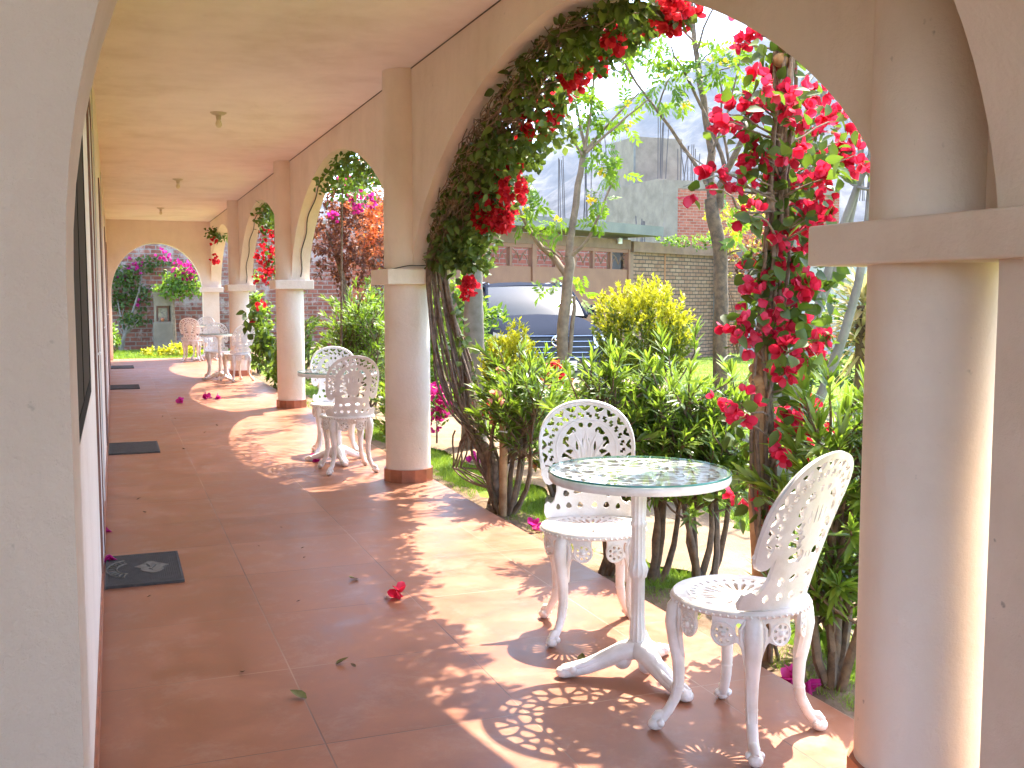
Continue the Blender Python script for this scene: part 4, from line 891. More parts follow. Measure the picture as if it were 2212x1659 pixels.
for (x,y,r,n) in [(1650,300,.14,60),(1680,440,.14,60),(1690,600,.14,50),(1655,560,.07,24),(1700,720,.14,40),(1660,680,.12,30),(1740,330,.13,30),(1590,690,.05,8),(1610,960,.05,9),(1590,940,.05,8),(1690,830,.09,18),(1790,600,.08,16),(1770,660,.09,16),(1700,120,.09,18),(1655,110,.05,8)]:
    q=at(x,y,3.82)-base+rdir(n)*r*RNG.random((n,1))**.5; D=rdir(n); D[:,2]-=.35
    lv.add(q,unit(D),unit(np.array((-.3,-.5,.6))+.8*rdir(n)),.058*(.6+.6*RNG.random(n)),.043*(.7+.5*RNG.random(n)),'ovate',.15,.3,np.clip(.42+.27*RNG.normal(size=n),0,1))
st.obj('stem',M['vine_bark'],t,60); lv.obj('foliage',M['boug'],t)
# ================================================================ trees
def tree(name,label,limbs,depth,leaves,bark,base_xy=None,lm='tec',group=None):
    """limbs: list of (photo path, r0, r1, depth shift); leaves: list of (x,y,spread m,n sprays)"""
    P0=limbs[0][0][0]; b=at(P0[0],P0[1],depth); base=np.array((b[0],b[1],float(gz(b[0],b[1]))))
    t=empty(name,base,0,label,'tree',group); st=MB(); lv=Leaves(); ye=Leaves()
    for i,(P,r0,r1,ds) in enumerate(limbs):
        pts=[at(x,y,depth+ds*k/max(1,len(P)-1)) for k,(x,y) in enumerate(P)]
        if i==0: pts=[base-np.array((0,0,.1))]+pts
        Q=[]
        for j in range(len(pts)-1): Q+= [pts[j],(pts[j]+pts[j+1])/2+.006*RNG.normal(size=3)]
        Q.append(pts[-1]); st.tube([q-base for q in Q],list(np.linspace(r0,r1,len(Q))),8)
    st.obj('trunk',M[bark],t,60)
    for (x,y,s,n) in leaves:
        c=at(x,y,depth+.15*RNG.normal())-base
        for k in range(n):
            p=c+rdir(1)[0]*s*RNG.random()**.5; ax=rdir(1)[0]; ax[2]-=.25; ax=unit(ax); m_=9; l=RNG.uniform(.10,.17)
            sd=unit(np.cross(ax,rdir(1)[0])); tt=np.repeat(np.linspace(.2,1,5),2)[1:]; sg=np.array([1,-1]*5)[1:]; sg[-1]=0
            D=unit(ax*.6+sd*sg[:,None]*.9-np.array((0,0,.25))); q=p+ax*(tt*l)[:,None]
            lv.add(q,D,unit(np.cross(ax,sd)+.3*rdir(m_)),.068*(.8+.4*RNG.random(m_)),.027,'lo',.12,.2,np.clip(.45+.2*RNG.normal()+.1*RNG.normal(size=m_),0,1))
            if RNG.random()<.05: cluster(ye,p,.03,5,.028)
    lv.obj('crown',M[lm],t)
    if ye.b: ye.obj('flower',M['yellowfl'],t)
    return t
tree('young_tree','thin young tree forking low, with pinnate leaves, in front of the car and gate',
 [([(1212,900),(1217,780),(1216,700),(1224,640),(1228,590),(1229,555)],.055,.042,0),([(1229,555),(1236,490),(1248,400),(1258,345),(1264,325)],.036,.024,.1),
  ([(1264,325),(1254,280),(1240,210),(1225,150)],.016,.007,.2),([(1264,325),(1275,250),(1283,170),(1290,100),(1294,40)],.014,.006,-.2),([(1266,325),(1300,285),(1340,240),(1380,200)],.015,.006,.2),([(1266,330),(1310,290),(1350,255),(1400,215)],.013,.006,-.2),([(1258,335),(1235,300),(1212,260)],.012,.006,0),
  ([(1228,600),(1200,560),(1170,535),(1140,490),(1117,445)],.030,.014,.2),([(1117,445),(1095,400),(1085,370)],.012,.006,0),([(1228,560),(1255,535),(1280,500),(1300,455),(1320,400)],.020,.007,-.2),([(1170,535),(1190,540),(1210,556)],.012,.008,0),([(1230,770),(1236,700),(1240,640)],.022,.016,0)],8.8,
 [(1270,290,.12,10),(1280,230,.13,12),(1265,170,.10,6),(1310,270,.10,7),(1340,260,.10,7),(1300,330,.08,5),(1310,380,.13,12),(1330,370,.09,7),(1295,430,.10,8),(1300,470,.08,5),(1265,250,.1,6),(1255,200,.08,5),(1140,430,.12,9),(1170,440,.11,8),(1190,470,.1,6),(1140,480,.1,7),(1110,420,.1,7),(1095,380,.1,7),(1200,500,.07,3),(1130,400,.1,5),(1190,610,.07,3),(1250,600,.08,4),(1255,640,.07,3),(1190,640,.06,2),(1215,250,.08,4),(1225,215,.06,3),(1350,235,.06,3)],'bark_light')
tree('garden_tree','tall bare branched tree with a gnarled trunk, behind the hedge',
 [([(1556,860),(1555,720),(1556,600),(1552,520),(1540,470),(1536,430)],.066,.058,0),([(1538,440),(1534,390),(1538,330),(1524,250),(1512,180),(1500,90),(1490,-20)],.044,.020,.4),([(1552,450),(1556,400),(1568,370),(1585,340),(1610,290),(1640,220),(1660,150)],.038,.018,-.3),
  ([(1536,420),(1512,370),(1470,310),(1420,240),(1375,180),(1335,110)],.020,.009,.3),([(1568,370),(1545,300),(1520,240),(1495,190),(1470,140),(1450,100)],.02,.007,0),([(1575,355),(1560,280),(1560,200),(1548,140)],.014,.005,.1),([(1538,330),(1570,250),(1590,170),(1600,100)],.012,.004,-.2),([(1505,110),(1520,60),(1545,10),(1560,-40)],.012,.006,0),([(1508,140),(1540,110),(1575,85),(1620,60)],.008,.004,0),([(1500,90),(1470,60),(1440,30),(1425,-30)],.010,.005,0),([(1495,60),(1500,20),(1508,-30)],.01,.006,0),([(1510,170),(1560,150),(1600,140)],.007,.004,0),([(1600,310),(1640,300),(1670,290)],.01,.005,0),([(1556,560),(1580,545),(1600,540)],.012,.006,0),([(1420,240),(1440,180),(1455,150)],.008,.004,0)],8.9,
 [(1400,110,.14,12),(1370,130,.12,10),(1430,140,.13,10),(1450,180,.12,9),(1410,190,.12,9),(1390,70,.1,5),(1480,150,.08,4),(1530,110,.15,12),(1560,130,.13,10),(1590,120,.12,8),(1500,140,.1,6),(1550,165,.1,6),(1610,170,.09,5),(1620,200,.08,4),(1470,220,.08,4),(1440,230,.1,6),(1360,90,.1,5),(1345,70,.1,5),(1330,150,.09,5),(1420,90,.09,5),(1570,470,.09,5),(1590,500,.1,6),(1580,440,.07,4),(1520,80,.08,4)],'bark')
# pale palm beside the vine
b=at(1024,960,9.3); t=empty('palm_tree',(b[0],b[1],-.085),0,'smooth pale ringed palm trunk beside the vine','palm tree'); mb=MB()
prof=[]
for k in range(60):
    z=k*.08; r=.118-.052*min(1,z/1.9)+.004*(k%2); prof.append((r,z))
mb.lathe(prof,16); mb.obj('trunk',M['palm_bark'],t,60); lv=Leaves()
for k in range(11):
    a=2*PI*k/11; d=np.array((math.cos(a),math.sin(a),.5)); pts=[np.array((0,0,4.7))+d*s-np.array((0,0,.35*s*s)) for s in np.linspace(.1,1.5,16)]
    for q in pts:
        sd=np.cross(d,(0,0,1)); sd/=np.linalg.norm(sd)
        for s in (-1,1): lv.add(q,unit(sd*s+d*.5-np.array((0,0,.4))),(0,0,1),.42,.03,'lance',.2,.2)
lv.obj('crown',M['lime'],t)
# multi-stemmed tree behind the red vine
b=np.array((4.45,6.25,-.10)); t=empty('crape_tree',b,0,'many stemmed grey barked tree rising from the lawn behind the red vine','tree'); st=MB(); lv=Leaves()
for i,(dx,dy,h) in enumerate([(.0,.0,2.7),(.06,-.04,2.9),(.14,-.08,3.0),(.24,-.14,3.0),(.36,-.2,2.8),(.30,-.10,3.0)]):
    P=curve((.05*dx,.05*dy,-.05),(dx*1.9,dy*1.9,h),9,.035); st.tube(P,list(np.linspace(.045,.018,9)),8)
    for j in range(4):
        p0=P[6+j%3]; e=p0+unit(rdir(1)[0]+np.array((0,0,.8)))*.7; st.tube(curve(p0,e,5,.08),[.012,.010,.008,.006,.004],5)
        n=14 if (b[0]+e[0])/(b[1]+e[1])>.745 else 0
        if n==0: continue
        q=e+rdir(n)*.28*RNG.random((n,1))**.5; lv.add(q,rdir(n),unit(np.array((0,0,1.))+.6*rdir(n)),.05,.036,'ovate',.12,.2)
st.obj('trunk',M['palm_bark'],t,60); lv.obj('crown',M['redleaf'],t)
# spiky striped yucca
b=at(1858,880,8.4); t=empty('yucca',(b[0],b[1],float(gz(b[0],b[1]))),0,'spiky yellow striped yucca behind the near column','yucca'); hz=at(1850,660,8.4)[2]-float(gz(b[0],b[1]))
MB().tube([(0,0,-.05),(.02,0,hz*.5),(0,.02,hz)],[.07,.06,.05],10).obj('trunk',M['bark'],t,60); lv=Leaves()
for k in range(260):
    d=rdir(1)[0]; z0=RNG.random()**1.4*.55; d[2]=d[2]*.5+.55-1.4*z0; d=unit(d); lv.add(np.array((0,0,hz+.12-z0)),d,unit(np.array((0,0,1.))+.2*rdir(1)[0]),.42*RNG.uniform(.7,1.15),.030,'lance',.16,.35,np.clip(.35+.9*z0+.15*RNG.normal(),0,1))
lv.obj('leaf_rosette',M['yucca'],t)
# golden bush further right behind the tree and shrubs at the wall foot
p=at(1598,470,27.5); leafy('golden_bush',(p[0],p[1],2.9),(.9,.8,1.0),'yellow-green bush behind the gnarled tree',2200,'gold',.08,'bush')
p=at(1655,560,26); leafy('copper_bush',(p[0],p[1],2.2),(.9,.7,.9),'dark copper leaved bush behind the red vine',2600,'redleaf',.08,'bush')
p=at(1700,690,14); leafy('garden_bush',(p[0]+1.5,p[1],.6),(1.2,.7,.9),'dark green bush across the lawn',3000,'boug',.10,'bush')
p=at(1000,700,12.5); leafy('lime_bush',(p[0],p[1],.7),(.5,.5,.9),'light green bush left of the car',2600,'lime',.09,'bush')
# far end of the corridor --------------------------------------
YB=28.1
w=empty('end_brick_wall',(.8,YB,-.1),0,'old red brick wall with pale patches beyond the far arch','wall')
MB().box(-3.5,6.5,0,.24,0,3.3).obj('wall',M['brick_old'],w); MB().box(-3.5,6.5,-.03,.27,3.3,3.4).obj('coping',M['concrete'],w)
p=at(355,757,26.0); t=empty('shrine',(p[0],p[1],-.09),0,'small grey garden shrine on a concrete pedestal by the brick wall','shrine')
MB().box(-.25,.25,-.2,.2,-.02,.70).obj('pedestal',M['concrete'],t,bev=.01)
MB().box(-.22,.22,-.16,.16,.70,.73).box(-.22,-.17,-.16,.16,.73,1.40).box(.17,.22,-.16,.16,.73,1.40).box(-.17,.17,.12,.16,.73,1.40).box(-.17,.17,-.16,.12,1.12,1.40).box(-.25,.25,-.19,.19,1.40,1.45).obj('niche',M['concrete'],t)
MB().box(-.16,-.13,-.10,-.07,.73,1.11).box(.10,.13,-.10,-.07,.73,1.11).box(-.13,.10,-.10,-.07,1.07,1.11).obj('wooden_frame',M['wood'],t)
MB().box(-.125,.095,-.065,-.055,.74,1.06).obj('picture',simple('faded_picture',(.45,.40,.28),.6,c2=(.16,.13,.10),scale=9),t)
MB().lathe([(.035,.73),(.05,.80),(.045,.82)],10,(-.03,-.13,0)).obj('flower_pot',M['terra'],t,50)
p=at(378,756,25.6); b=np.array((p[0],p[1],-.09))
flowering('standard_bougainvillea',b,[(at(390,575,25.5),.2,18),(at(408,590,25.5),.24,26),(at(422,580,25.4),.18,14),(at(378,588,25.6),.14,9),(at(360,552,25.7),.12,7),(at(345,545,25.7),.1,4)],
 [(at(392,600,25.6),(.5,.4,.3),420),(at(375,630,25.6),(.35,.3,.25),180),(at(415,625,25.5),(.45,.3,.2),200),(at(350,620,25.7),(.3,.2,.1),60)],'pink topped bougainvillea on a bare pale stem near the shrine','pinkbract','flowering tree',.08,.10,
 [([b,at(376,700,25.6),at(373,640,25.6),at(380,600,25.6)],.055,.03)],None,'lime',.05,'bark_light')
p=at(262,758,25.8); b=np.array((p[0],p[1],-.09))
flowering('wall_shrub',b,[(at(285,570,26),.14,9),(at(262,600,26),.09,5),(at(300,578,26),.12,8),(at(305,655,26),.10,6)],
 [(at(270,600,26),(.5,.3,.35),260),(at(255,640,26),(.25,.3,.4),120),(at(300,640,26.1),(.4,.2,.4),160),(at(290,690,25.8),(.4,.3,.2),140),(at(330,570,26.2),(.5,.2,.25),120)],'leggy shrub with pale branching stems and pink flowers on the brick wall','pinkbract','shrub',.08,.11,
 [([b,at(266,735,25.8),at(270,722,25.8),at(282,690,25.9),at(300,630,26),at(308,580,26.1)],.06,.02),([at(270,722,25.8),at(262,690,25.9),at(252,640,26)],.035,.015),([at(271,722,25.8),at(285,708,25.7),at(300,690,25.7)],.03,.012),([at(268,725,25.8),at(255,705,25.9),at(270,660,26)],.025,.012)],None,'boug',.05,'palm_bark')
p=at(340,752,25.2); leafy('yellow_flower_bed',(1.25,24.6,.02),(.65,.3,.12),'low yellow flowering clump on the grass outside the far arch',900,'gold',.08,'flowers',None,3,.006)
leafy('corner_bush',at(243,735,24.5),(.14,.3,.35),'light green bush at the left foot of the far arch',500,'lime',.09,'bush')
# ================================================================ garden wall, gate and buildings
gdir=np.array((.89,.454)); gdir/=np.linalg.norm(gdir); GS=1.36; g0=np.array((8.25,15.9))*GS; ga=math.atan2(gdir[1],gdir[0])
def wp(name,t0,label,cat): 
    p=g0+gdir*t0*GS; o=empty(name,(p[0],p[1],1.27-1.57*GS),ga,label,cat); o.scale=(GS,)*3; return o
w=wp('brick_garden_wall',0,'tan brick garden wall with a brown beam along its top','wall')
MB().box(0,2.75,0,.14,0,2.32).obj('wall',M['brick_garden'],w)
MB().box(.04,2.72,-.06,.20,2.32,2.50).obj('beam',M['steel2'],w)
MB().box(0,.09,-.02,.0,0,2.32).obj('edge_post',M['steel2'],w)
MB().box(2.75,2.98,-.07,.2,0,2.52).obj('concrete_post',M['concrete_dark'],w)
MB().box(1.06,1.10,-.006,.0,.9,2.32).obj('rust_stain',simple('rust_streak',(.32,.13,.05),.9),w)
w=wp('side_brick_wall',3.0,'shaded brick wall behind the gnarled tree','wall')
MB().box(0,1.5,.3,.44,0,2.45).obj('wall',M['brick_garden'],w); MB().box(1.5,1.62,.26,.48,0,2.5).obj('concrete_post',M['concrete_dark'],w)
w=wp('gate',-5.0,'brown steel double gate with a lattice strip along its top','gate')
for s in (0,1):
    x0=2.5*s; MB().box(x0+.04,x0+2.47,0,.05,.05,2.02).obj('panel',M['steel'],w)
    mb=MB().box(x0,x0+.05,-.02,.07,0,2.36).box(x0+2.45,x0+2.5,-.02,.07,0,2.36).box(x0+.05,x0+2.45,-.01,.06,2.30,2.36)
    for k in range(1,5): mb.box(x0+.05+.48*k-.025,x0+.05+.48*k+.025,-.01,.06,2.02,2.30)
    mb.obj('frame',M['steel'],w)
    for k in range(5):
        c=x0+.05+.24+.48*k; mb=MB()
        mb.tube([(c-.2,.025,2.05),(c-.15,.025,2.16),(c-.06,.025,2.22),(c,.025,2.10),(c+.06,.025,2.22),(c+.15,.025,2.16),(c+.2,.025,2.05)],.008,5)
        mb.tube([(c-.2,.025,2.29),(c-.1,.025,2.24),(c,.025,2.10),(c+.1,.025,2.24),(c+.2,.025,2.29)],.008,5)
        mb.obj('scroll',M['steel2'],w)
mb=MB()
for z in (1.5,1.1): mb.tube([(2.56,-.03,z),(2.66,-.06,z),(2.68,-.03,z-.06)],.02,6)
mb.box(2.545,2.57,-.03,-.02,1.0,1.6).obj('latch',M['cap_white'],w)
MB().box(0,5.0,-.03,.10,2.36,2.52).obj('lintel',M['steel2'],w)
w=wp('gate_canopy',-5.2,'pale green concrete slab over the gate','canopy')
MB().box(0,5.55,-.45,.6,2.58,2.74).obj('slab',M['slab'],w); MB().box(0,.2,.2,.5,0,2.58).box(5.22,5.42,.2,.5,0,2.58).obj('post',M['concrete_dark'],w)
p=at(1338,521,23.6); tag(MB().box(p[0]-.05,p[0]+.05,p[1]-.05,p[1]+.05,p[2]-.06,p[2]+.06).ball((p[0]-.03,p[1]-.07,p[2]+.03),.05,8,6).obj('security_camera',M['cap_white']),'small white camera on the gate slab','camera')
# neighbouring brick band seen through the lattice
w=wp('neighbour_wall',-4.2,'red brick wall across the street behind the gate lattice','wall'); MB().box(0,6.4,2.0,2.25,0,2.5).obj('wall',M['brick_red'],w)
# unfinished house
h=empty('unfinished_house',(15.66,28.0,-.4),0,'unfinished concrete and red brick house behind the garden wall','house')
MB().box(0,.5,0,.3,0,5.18).box(.5,6.5,0,.3,4.93,5.18).obj('frame',M['concrete'],h)
MB().box(.5,6.5,.02,.28,0,4.93).obj('brick_wall',M['brick_red'],h)
MB().box(0,.28,.3,3.9,0,5.24).obj('concrete_wall',M['concrete'],h)
MB().box(.28,6.5,.3,3.9,4.95,5.15).obj('roof',M['concrete'],h)
o=MB().box(.15,1.9,2.2,3.9,5.15,6.78).obj('roof_room',M['concrete'],h); MB().box(.12,.18,2.17,2.2,5.2,6.7).obj('drainpipe',M['concrete_dark'],o)
def rebar(parent_loc,name,px,y0,y1,d,n,label,w_=14):
    b=at(px,y1,d); t=MB()
    for k in range(n):
        a=at(px+w_*(k/(n-1)-.5)+2*RNG.normal(),y1,d)-b; c=at(px+w_*(k/(n-1)-.5)+5*RNG.normal(),y0+6*RNG.normal(),d)-b; t.tube([a-np.array((0,0,.2)),a*.5+c*.5,c],.015,5)
    o=t.obj('rebar_bundle',M['rebar']); o.location=tuple(b); return tag(o,label,'rebar','steel rods above the unfinished house')
for px,y0,y1,d,n,lb in [(1212,345,465,33,4,'steel rods rising left of the concrete roof room'),(1268,308,470,34,5,'tall steel rods just left of the concrete roof room'),(1300,300,345,36,4,'short steel rods at the edge of the concrete roof room'),(1428,262,395,33,5,'steel rods in front of the concrete roof room'),(1475,315,395,33,5,'steel rods right of the concrete roof room'),(1500,318,398,33,4,'steel rods above the red brick panel'),(1385,478,525,28,4,'short rods standing above the gate slab end'),(1860,340,420,33,5,'steel rods seen beside the red flowers near the column')]:
    rebar(None,'',px,y0,y1,d,n,lb)
p=at(1606,700,26.5); w=empty('white_house',(p[0],p[1],-.3),-.15,'white painted house with a brown door behind the hedge','house')
MB().box(0,4.4,0,.2,0,2.55).obj('wall',M['whitewash'],w); MB().box(.42,1.3,-.03,0,0,1.75).obj('door',M['wood'],w); MB().box(-.1,4.5,-.15,.3,2.55,2.7).obj('roof',M['concrete'],w)
# dry creeper on top of the wall
p=at(1500,520,24.6); leafy('wall_creeper',(p[0]+.2,p[1]+.25,p[2]-.02),(1.0,.4,.13),'green creeper with an orange bloom on top of the brick wall',900,'tec',.07,'creeper',(p[0]+.2,p[1]+.3,p[2]-.15),2,.01)
# ================================================================ mountain
def ridge(name,d,az0,az1,pts,depth,m,seed):
    rg=np.random.default_rng(seed); na,nr=150,70; A=np.linspace(az0,az1,na); V=[]
    xs_=[p[0] for p in pts]; hs=[p[1] for p in pts]
    gr=rg.random((40,40)); 
    def fbm(u,v):
        s=0;amp=1
        for o in range(5):
            uu=(u*(2**o))%39; vv=(v*(2**o))%39; i,j=int(uu),int(vv); f,g=uu-i,vv-j; f=f*f*(3-2*f); g=g*g*(3-2*g)
            s+=amp*(gr[i,j]*(1-f)*(1-g)+gr[(i+1)%40,j]*f*(1-g)+gr[i,(j+1)%40]*(1-f)*g+gr[(i+1)%40,(j+1)%40]*f*g); amp*=.5
        return s/1.94
    for a in A:
        h=math.tan(R_(np.interp(math.degrees(a),xs_,hs)))*(d+depth)
        for k in range(nr):
            s=k/(nr-1); r=d+depth*s*1.0; gul=abs(fbm(math.degrees(a)*.55+seed,s*3.)-.5)*2
            z=h*(s**.85)*(1-.16*(1-gul)*math.sin(PI*min(1,s*1.02))) + h*.05*(fbm(math.degrees(a)*2.2,s*9)-.5)*(s<.97)
            if s>.93: z=z
            V.append((r*math.sin(a),r*math.cos(a),z-.8))
    F=[(i*nr+k,(i+1)*nr+k,(i+1)*nr+k+1,i*nr+k+1) for i in range(na-1) for k in range(nr-1)]
    o=obj(name,meshnp(name,V,F,None,[m],True)); return tag(o,kind='structure')
M['rock']=groundmat('mountain_rock',[(.38,(.026,.022,.020)),(.50,(.058,.050,.045)),(.64,(.15,.135,.12))],.022,.95,.12,.9)
def azp(x): return math.degrees(YAW)+math.degrees(math.atan((x-CX)/FPX))
def elp(y): return math.degrees(math.atan((640-y)/FPX))
ridge('mountain',620,R_(-8),R_(66),[(-8,5),(azp(900),elp(430)),(azp(1060),elp(345)),(azp(1129),elp(321)),(azp(1232),elp(281)),(azp(1318),elp(237)),(azp(1411),elp(195)),(azp(1520),elp(140)),(azp(1608),elp(104)),(azp(1677),elp(112)),(azp(1760),elp(150)),(azp(1900),elp(190)),(66,7)],330,M['rock'],3)
ridge('hill',430,R_(12),R_(52),[(12,1),(azp(1050),elp(520)),(azp(1150),elp(440)),(azp(1250),elp(370)),(azp(1330),elp(345)),(azp(1420),elp(390)),(azp(1560),elp(430)),(azp(1700),elp(470)),(52,2)],150,M['rock'],8)
# ================================================================ parked car
def build_car():
    fx=np.array((-.163,-.976)); fx/=np.linalg.norm(fx); c=at(1207,718,15.0)[:2]-fx*2.28
    t=empty('parked_car',(c[0],c[1],-.285),math.atan2(fx[1],fx[0]),'dark grey SUV parked behind the hedge with sun glare on its windscreen','car')
    paint=simple('dark_car_paint',(.026,.030,.042),.4,0,.0); paint.node_tree.nodes['Principled BSDF'].inputs['Coat Weight'].default_value=0; paint.node_tree.nodes['Principled BSDF'].inputs['Coat Roughness'].default_value=.05
    glass=simple('car_window_glass',(.02,.028,.034),.10,0,.28); black=simple('black_plastic',(.012,.012,.013),.5); chrome=simple('chrome',(.75,.76,.78),.12,1); lampm=simple('headlight_lens',(.7,.72,.75),.12,.2,.8); rub=simple('tyre_rubber',(.015,.015,.015),.85)
    S=[(-2.32,.70,.38,1.0,1.10),(-2.25,.84,.32,1.08,1.20),(-1.2,.90,.28,1.10,1.22),(.4,.90,.28,1.12,1.25),(.90,.89,.28,1.12,1.27),(1.4,.88,.30,1.08,1.225),(1.9,.86,.32,1.02,1.14),(2.16,.81,.34,.97,1.07),(2.28,.72,.38,.90,.99)]
    rows=[]
    for x,w,zb,zs,zt in S:
        h=[(0,zb),(w*.88,zb),(w,zb+.14),(w*1.0,(zb+zs)/2),(w*.985,zs-.06),(w*.93,zs),(w*.80,zt-.025),(w*.45,zt),(0,zt+.015)]
        rows.append([(x,-y,z) for y,z in reversed(h)]+[(x,y,z) for y,z in h[1:]])
    n=len(rows[0]); mb=MB(); mb.add([p for r in rows for p in r],[(i*n+k,i*n+k+1,(i+1)*n+k+1,(i+1)*n+k) for i in range(len(rows)-1) for k in range(n-1)]+[tuple(range(n)),tuple((len(rows)-1)*n+k for k in range(n-1,-1,-1))])
    o=mb.obj('body',paint,t,50); s=o.modifiers.new('s','SUBSURF'); s.levels=s.render_levels=1
    G_=[(.90,.80,1.24,.02),(.20,.69,1.69,.03),(-.5,.69,1.74,.04),(-1.5,.68,1.70,.04),(-2.05,.66,1.58,.03),(-2.25,.78,1.18,.02)]
    mb=MB(); rr=[]
    for x,w,z,cr in G_: rr+= [(x,-w,z),(x,-w*.5,z+cr),(x,0,z+cr*1.3),(x,w*.5,z+cr),(x,w,z)]
    fs=[(i*5+k,i*5+k+1,(i+1)*5+k+1,(i+1)*5+k) for i in range(1,4) for k in range(4)]
    mb.add(rr,fs)
    def quad(a,b): return [a,b]
    for s in (-1,1):                                 # roof sides and pillars
        for (p,q,w_) in [((.90,.80,1.24),(.20,.69,1.69),.05),((-.55,.835,1.19),(-.5,.69,1.70),.05),((-2.25,.78,1.18),(-2.05,.66,1.58),.12),((.20,.69,1.69),(-.5,.69,1.74),.04),((-.5,.69,1.70),(-1.5,.68,1.68),.04),((-1.5,.68,1.68),(-2.05,.66,1.58),.05)]:
            mb.tube([(p[0],s*p[1],p[2]),(q[0],s*q[1],q[2])],w_*.6,6)
    mb.obj('roof',paint,t,50)
    mb=MB(); mb.tube([(0,.62,1.735),(-.1,.62,1.77),(-1.3,.61,1.76),(-1.45,.61,1.72)],.018,6); mb.tube([(0,-.62,1.735),(-.1,-.62,1.77),(-1.3,-.61,1.76),(-1.45,-.61,1.72)],.018,6); mb.obj('roof_rail',chrome,t,50)
    ws=[];
    for i in range(7):
        f=i/6; x=.90+(.20-.90)*f+.02*math.sin(PI*f); z=1.235+(1.69-1.235)*f+.018*math.sin(PI*f); w=.80+(.69-.80)*f
        for k in range(9): u=k/8*2-1; ws.append((x+.06*(1-u*u),u*w*.97,z+.02*(1-u*u)+.004))
    MB().add(ws,[(i*9+k,i*9+k+1,(i+1)*9+k+1,(i+1)*9+k) for i in range(6) for k in range(8)]).obj('windscreen',glass,t,60)
    for s in (-1,1):
        MB().add([(.90,s*.815,1.2),(-.55,s*.835,1.2),(-.5,s*.70,1.66),(.20,s*.70,1.60)],[(0,1,2,3)]).obj('side_window',glass,t)
        MB().add([(-.6,s*.835,1.2),(-2.15,s*.80,1.2),(-2.0,s*.68,1.56),(-.55,s*.70,1.66)],[(0,1,2,3)]).obj('side_window',glass,t)
        m_=MB().ball((.70,s*1.0,1.33),.12,12,8,(.55,1.1,.8)).obj('wing_mirror',paint,t,60); MB().tube([(.72,s*.84,1.27),(.72,s*.95,1.30)],.03,6).obj('stalk',black,m_)
        MB().add([(2.275,s*.52,.985),(2.13,s*.83,1.0),(1.85,s*.885,1.03),(1.88,s*.90,.89),(2.16,s*.845,.79),(2.31,s*.52,.79)],[(0,1,2,3,4,5)]).add([(2.282,s*.52,.985),(2.24,s*.70,.985),(2.255,s*.70,.82),(2.318,s*.52,.80)],[(0,1,2,3)]).obj('headlight',lampm,t)
        for x in (1.42,-1.45):
            wl=MB().tube([(x,s*.70,.36),(x,s*.72,.36),(x,s*.90,.36),(x,s*.92,.36)],[.30,.36,.36,.30],24).obj('wheel',rub,t,40); MB().tube([(x,s*.905,.36),(x,s*.925,.36)],[.22,.20],16).obj('rim',chrome,wl,40)
    gr=MB().add([(2.275,-.5,.99),(2.275,.5,.99),(2.325,.55,.62),(2.325,-.55,.62)],[(0,1,2,3)]).box(2.2,2.262,-.5,.5,.62,.97).obj('grille',black,t)
    mb=MB()
    for k,z in enumerate((.98,.90,.82,.74,.67)): mb.tube([(2.28+.0013*(100-z*100),-.5,z),(2.29+.0013*(100-z*100),0,z),(2.28+.0013*(100-z*100),.5,z)],.006,5)
    mb.obj('grille_bar',chrome,gr,50)
    mb=MB(); C=(2.315,0,.91)
    for a,b,dz in ((.115,.08,0),(.035,.075,0),(.07,.03,.035)): mb.tube([(C[0]+.005,C[1]+a*math.cos(q),C[2]+dz+b*math.sin(q)) for q in np.linspace(0,2*PI,25)],.0105,6)
    mb.obj('emblem',chrome,t,50)
    MB().box(2.22,2.33,-.74,.74,.34,.62).obj('bumper',black,t,bev=.02)
    pl=MB().box(2.335,2.345,-.26,.26,.48,.62).obj('number_plate',simple('plate_white',(.7,.7,.66),.5),t)
    cu=bpy.data.curves.new('plate_text','FONT'); cu.body='BUT'; cu.size=.15; cu.extrude=.001; cu.align_x='LEFT'
    to=bpy.data.objects.new('plate_text',cu); COL.objects.link(to); dg=bpy.context.evaluated_depsgraph_get(); dg.update(); me=bpy.data.meshes.new_from_object(to.evaluated_get(dg)); bpy.data.objects.remove(to)
    me.transform(Matrix(((0,0,1,2.3465),(1,0,0,-.235),(0,1,0,.495),(0,0,0,1)))); o=obj('lettering',me,None,pl); me.materials.clear(); me.materials.append(black)
    return t
build_car()
# ================================================================ litter on the tiles
def curl_leaf(name,x,y,s,m,label,cat,group,rz):
    L_=Leaves(); L_.add(np.zeros((1,3)),np.array((1,0,.12)),np.array((0,.15,1)),s,s*.6,'ovate',-.25,.5)
    o=L_.obj(name,M[m]); o.location=(x,y,.0015); o.rotation_euler=(0,0,rz); return tag(o,label,cat,group)
def onz(x,y): 
    v=_F*FPX+_R*(x-CX)-_U*(y-CY); return (np.array((0,0,H))+v*(-H/v[2]))
for (x,y,s) in [(310,1030),(300,1107),(700,1170),(655,1183),(622,1213),(745,1230),(655,1270),(760,1268),(500,1335),(280,1350),(760,1415),(725,1440),(760,1455),(520,1560),(690,1225)] and [(295,1080,.05),(315,1107,.055),(398,970,.06),(470,920,.05),(650,1185,.03),(655,1205,.03),(770,1252,.045),(520,1452,.045),(768,1442,.04),(835,1290,.03),(640,1300,.03),(560,1180,.025),(318,1290,.03),(610,1140,.025),(440,935,.04),(380,905,.04),(350,900,.04),(530,985,.04)]:
    p=onz(x,y); curl_leaf('fallen_leaf',p[0],p[1],s*.62,'petal_dry','curled dry brown leaf lying on the terracotta tiles','leaf','dry leaves scattered on the tiles',RNG.uniform(0,6))
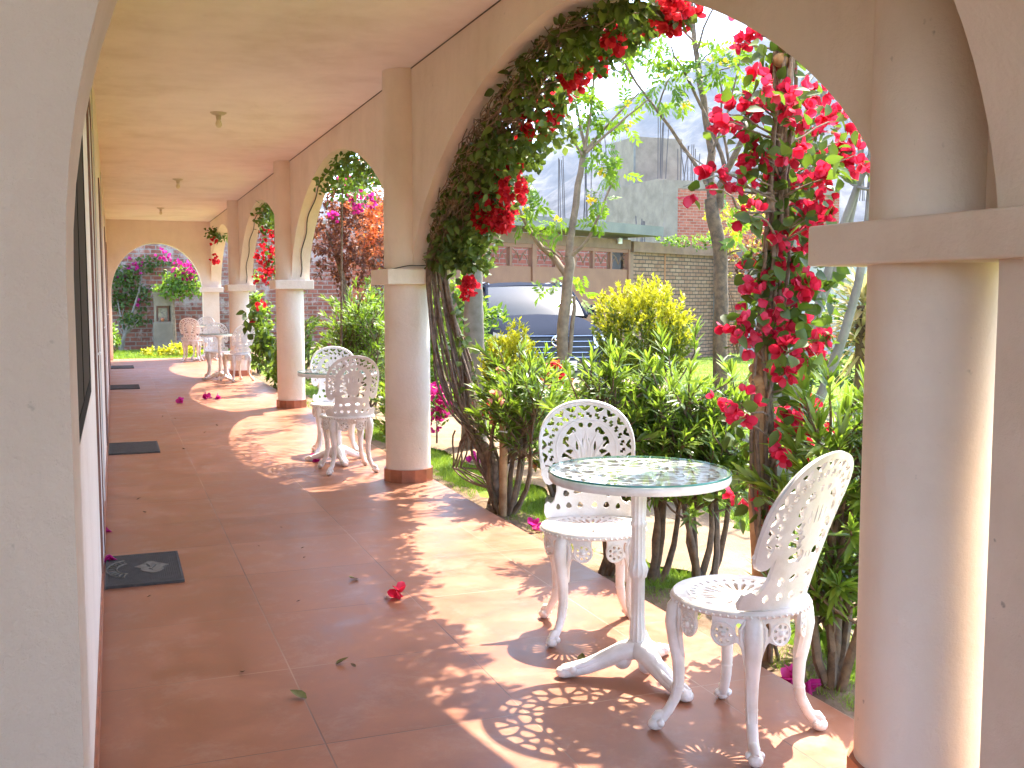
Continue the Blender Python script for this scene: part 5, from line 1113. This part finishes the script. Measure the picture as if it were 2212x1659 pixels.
for (x,y,s,lb) in [(662,1510,.06,'largest olive green fallen leaf, alone on the near tiles'),(725,1436,.05,'dark green fallen leaf on a tile joint left of the table shadow'),(768,1250,.05,'green fallen leaf near the magenta petal'),(1255,1432,.05,'yellow-green leaf lying inside the chair shadow by the table foot')]:
    p=onz(x,y); curl_leaf('fallen_leaf',p[0],p[1],s,'leaf_litter',lb,'leaf',None,RNG.uniform(0,6))
def petal(x,y,s,m,label,z=.003):
    L_=Leaves(); cluster(L_,(0,0,s*.3),s*.15,3,s,1.05); o=L_.obj('fallen_flower',M[m]); p=onz(x,y); o.location=(p[0],p[1],z); return tag(o,label,'flower')
petal(866,1290,.05,'hotbract','crimson fallen flower alone on the tiles left of the sunlit strip')
petal(232,1148,.035,'pinkbract','magenta fallen flower against the wall past the near doormat')
petal(234,1213,.04,'pinkbract','magenta fallen flower on the corner of the crested doormat',.013)
petal(392,870,.06,'pinkbract','magenta fallen flower in the shade far down the corridor')
petal(448,862,.06,'pinkbract','pink fallen flower lit at the edge of the third sun patch')
petal(468,862,.05,'pinkbract','small pink flower right of another in the third sun patch')
petal(678,997,.05,'pinkbract','magenta fallen flower under the second table foot')
for (x,y,lb) in [(1153,1150,'pink fallen flower on the grass at the porch edge behind the table'),(1720,1488,'magenta fallen flowers on the soil behind the near chair leg'),(1020,1000,'small red flower fallen on the grass beside the vine roots')]:
    v=onz(x,y); p=np.array((0,0,H))+(v-np.array((0,0,H)))*((H+.08)/H); L_=Leaves(); cluster(L_,(0,0,.025),.03,7,.05); o=L_.obj('fallen_flower',M['pinkbract']); o.location=(p[0],p[1],-.085); tag(o,lb,'flower')
# ================================================================ light and air
SUN=Vector((.47,.365,1.0)).normalized()
ld=bpy.data.lights.new('sun','SUN'); ld.energy=2.0; ld.angle=R_(.53); ld.color=(1,.925,.80); lo=bpy.data.objects.new('sun',ld); COL.objects.link(lo); lo.rotation_euler=SUN.to_track_quat('Z','Y').to_euler()
w=bpy.data.worlds.new('World'); sc.world=w; w.use_nodes=True; nt=w.node_tree
sk=nt.nodes.new('ShaderNodeTexSky'); sk.sky_type='NISHITA'; sk.sun_disc=False; sk.sun_elevation=math.asin(SUN.z); sk.sun_rotation=math.atan2(SUN.x,SUN.y); sk.altitude=1500; sk.dust_density=4.0; sk.air_density=.75; sk.ozone_density=.4
bg=nt.nodes['Background']; bg.inputs[1].default_value=.15; nt.links.new(sk.outputs[0],bg.inputs[0])
HAZE=True
if HAZE:
    o=MB().box(-1500,1500,-1200,1700,-1.7,330).obj('haze',None); m=bpy.data.materials.new('haze_air'); m.use_nodes=True; nt=m.node_tree; nt.nodes.remove(nt.nodes['Principled BSDF'])
    v=nt.nodes.new('ShaderNodeVolumePrincipled'); v.inputs['Color'].default_value=(.58,.77,1,1); v.inputs['Density'].default_value=.00018; v.inputs['Anisotropy'].default_value=.2
    nt.links.new(v.outputs[0],nt.nodes['Material Output'].inputs['Volume']); o.data.materials.append(m); tag(o,kind='stuff')
vs=sc.view_settings; vs.view_transform='Standard'; vs.look='None'; vs.exposure=3.36; vs.gamma=1; vs.use_curve_mapping=False
cy=sc.cycles; cy.max_bounces=10; cy.diffuse_bounces=6; cy.glossy_bounces=4; cy.transmission_bounces=6; cy.transparent_max_bounces=12; cy.volume_bounces=0
cy.caustics_reflective=False; cy.caustics_refractive=False; cy.sample_clamp_indirect=6; cy.use_denoising=True
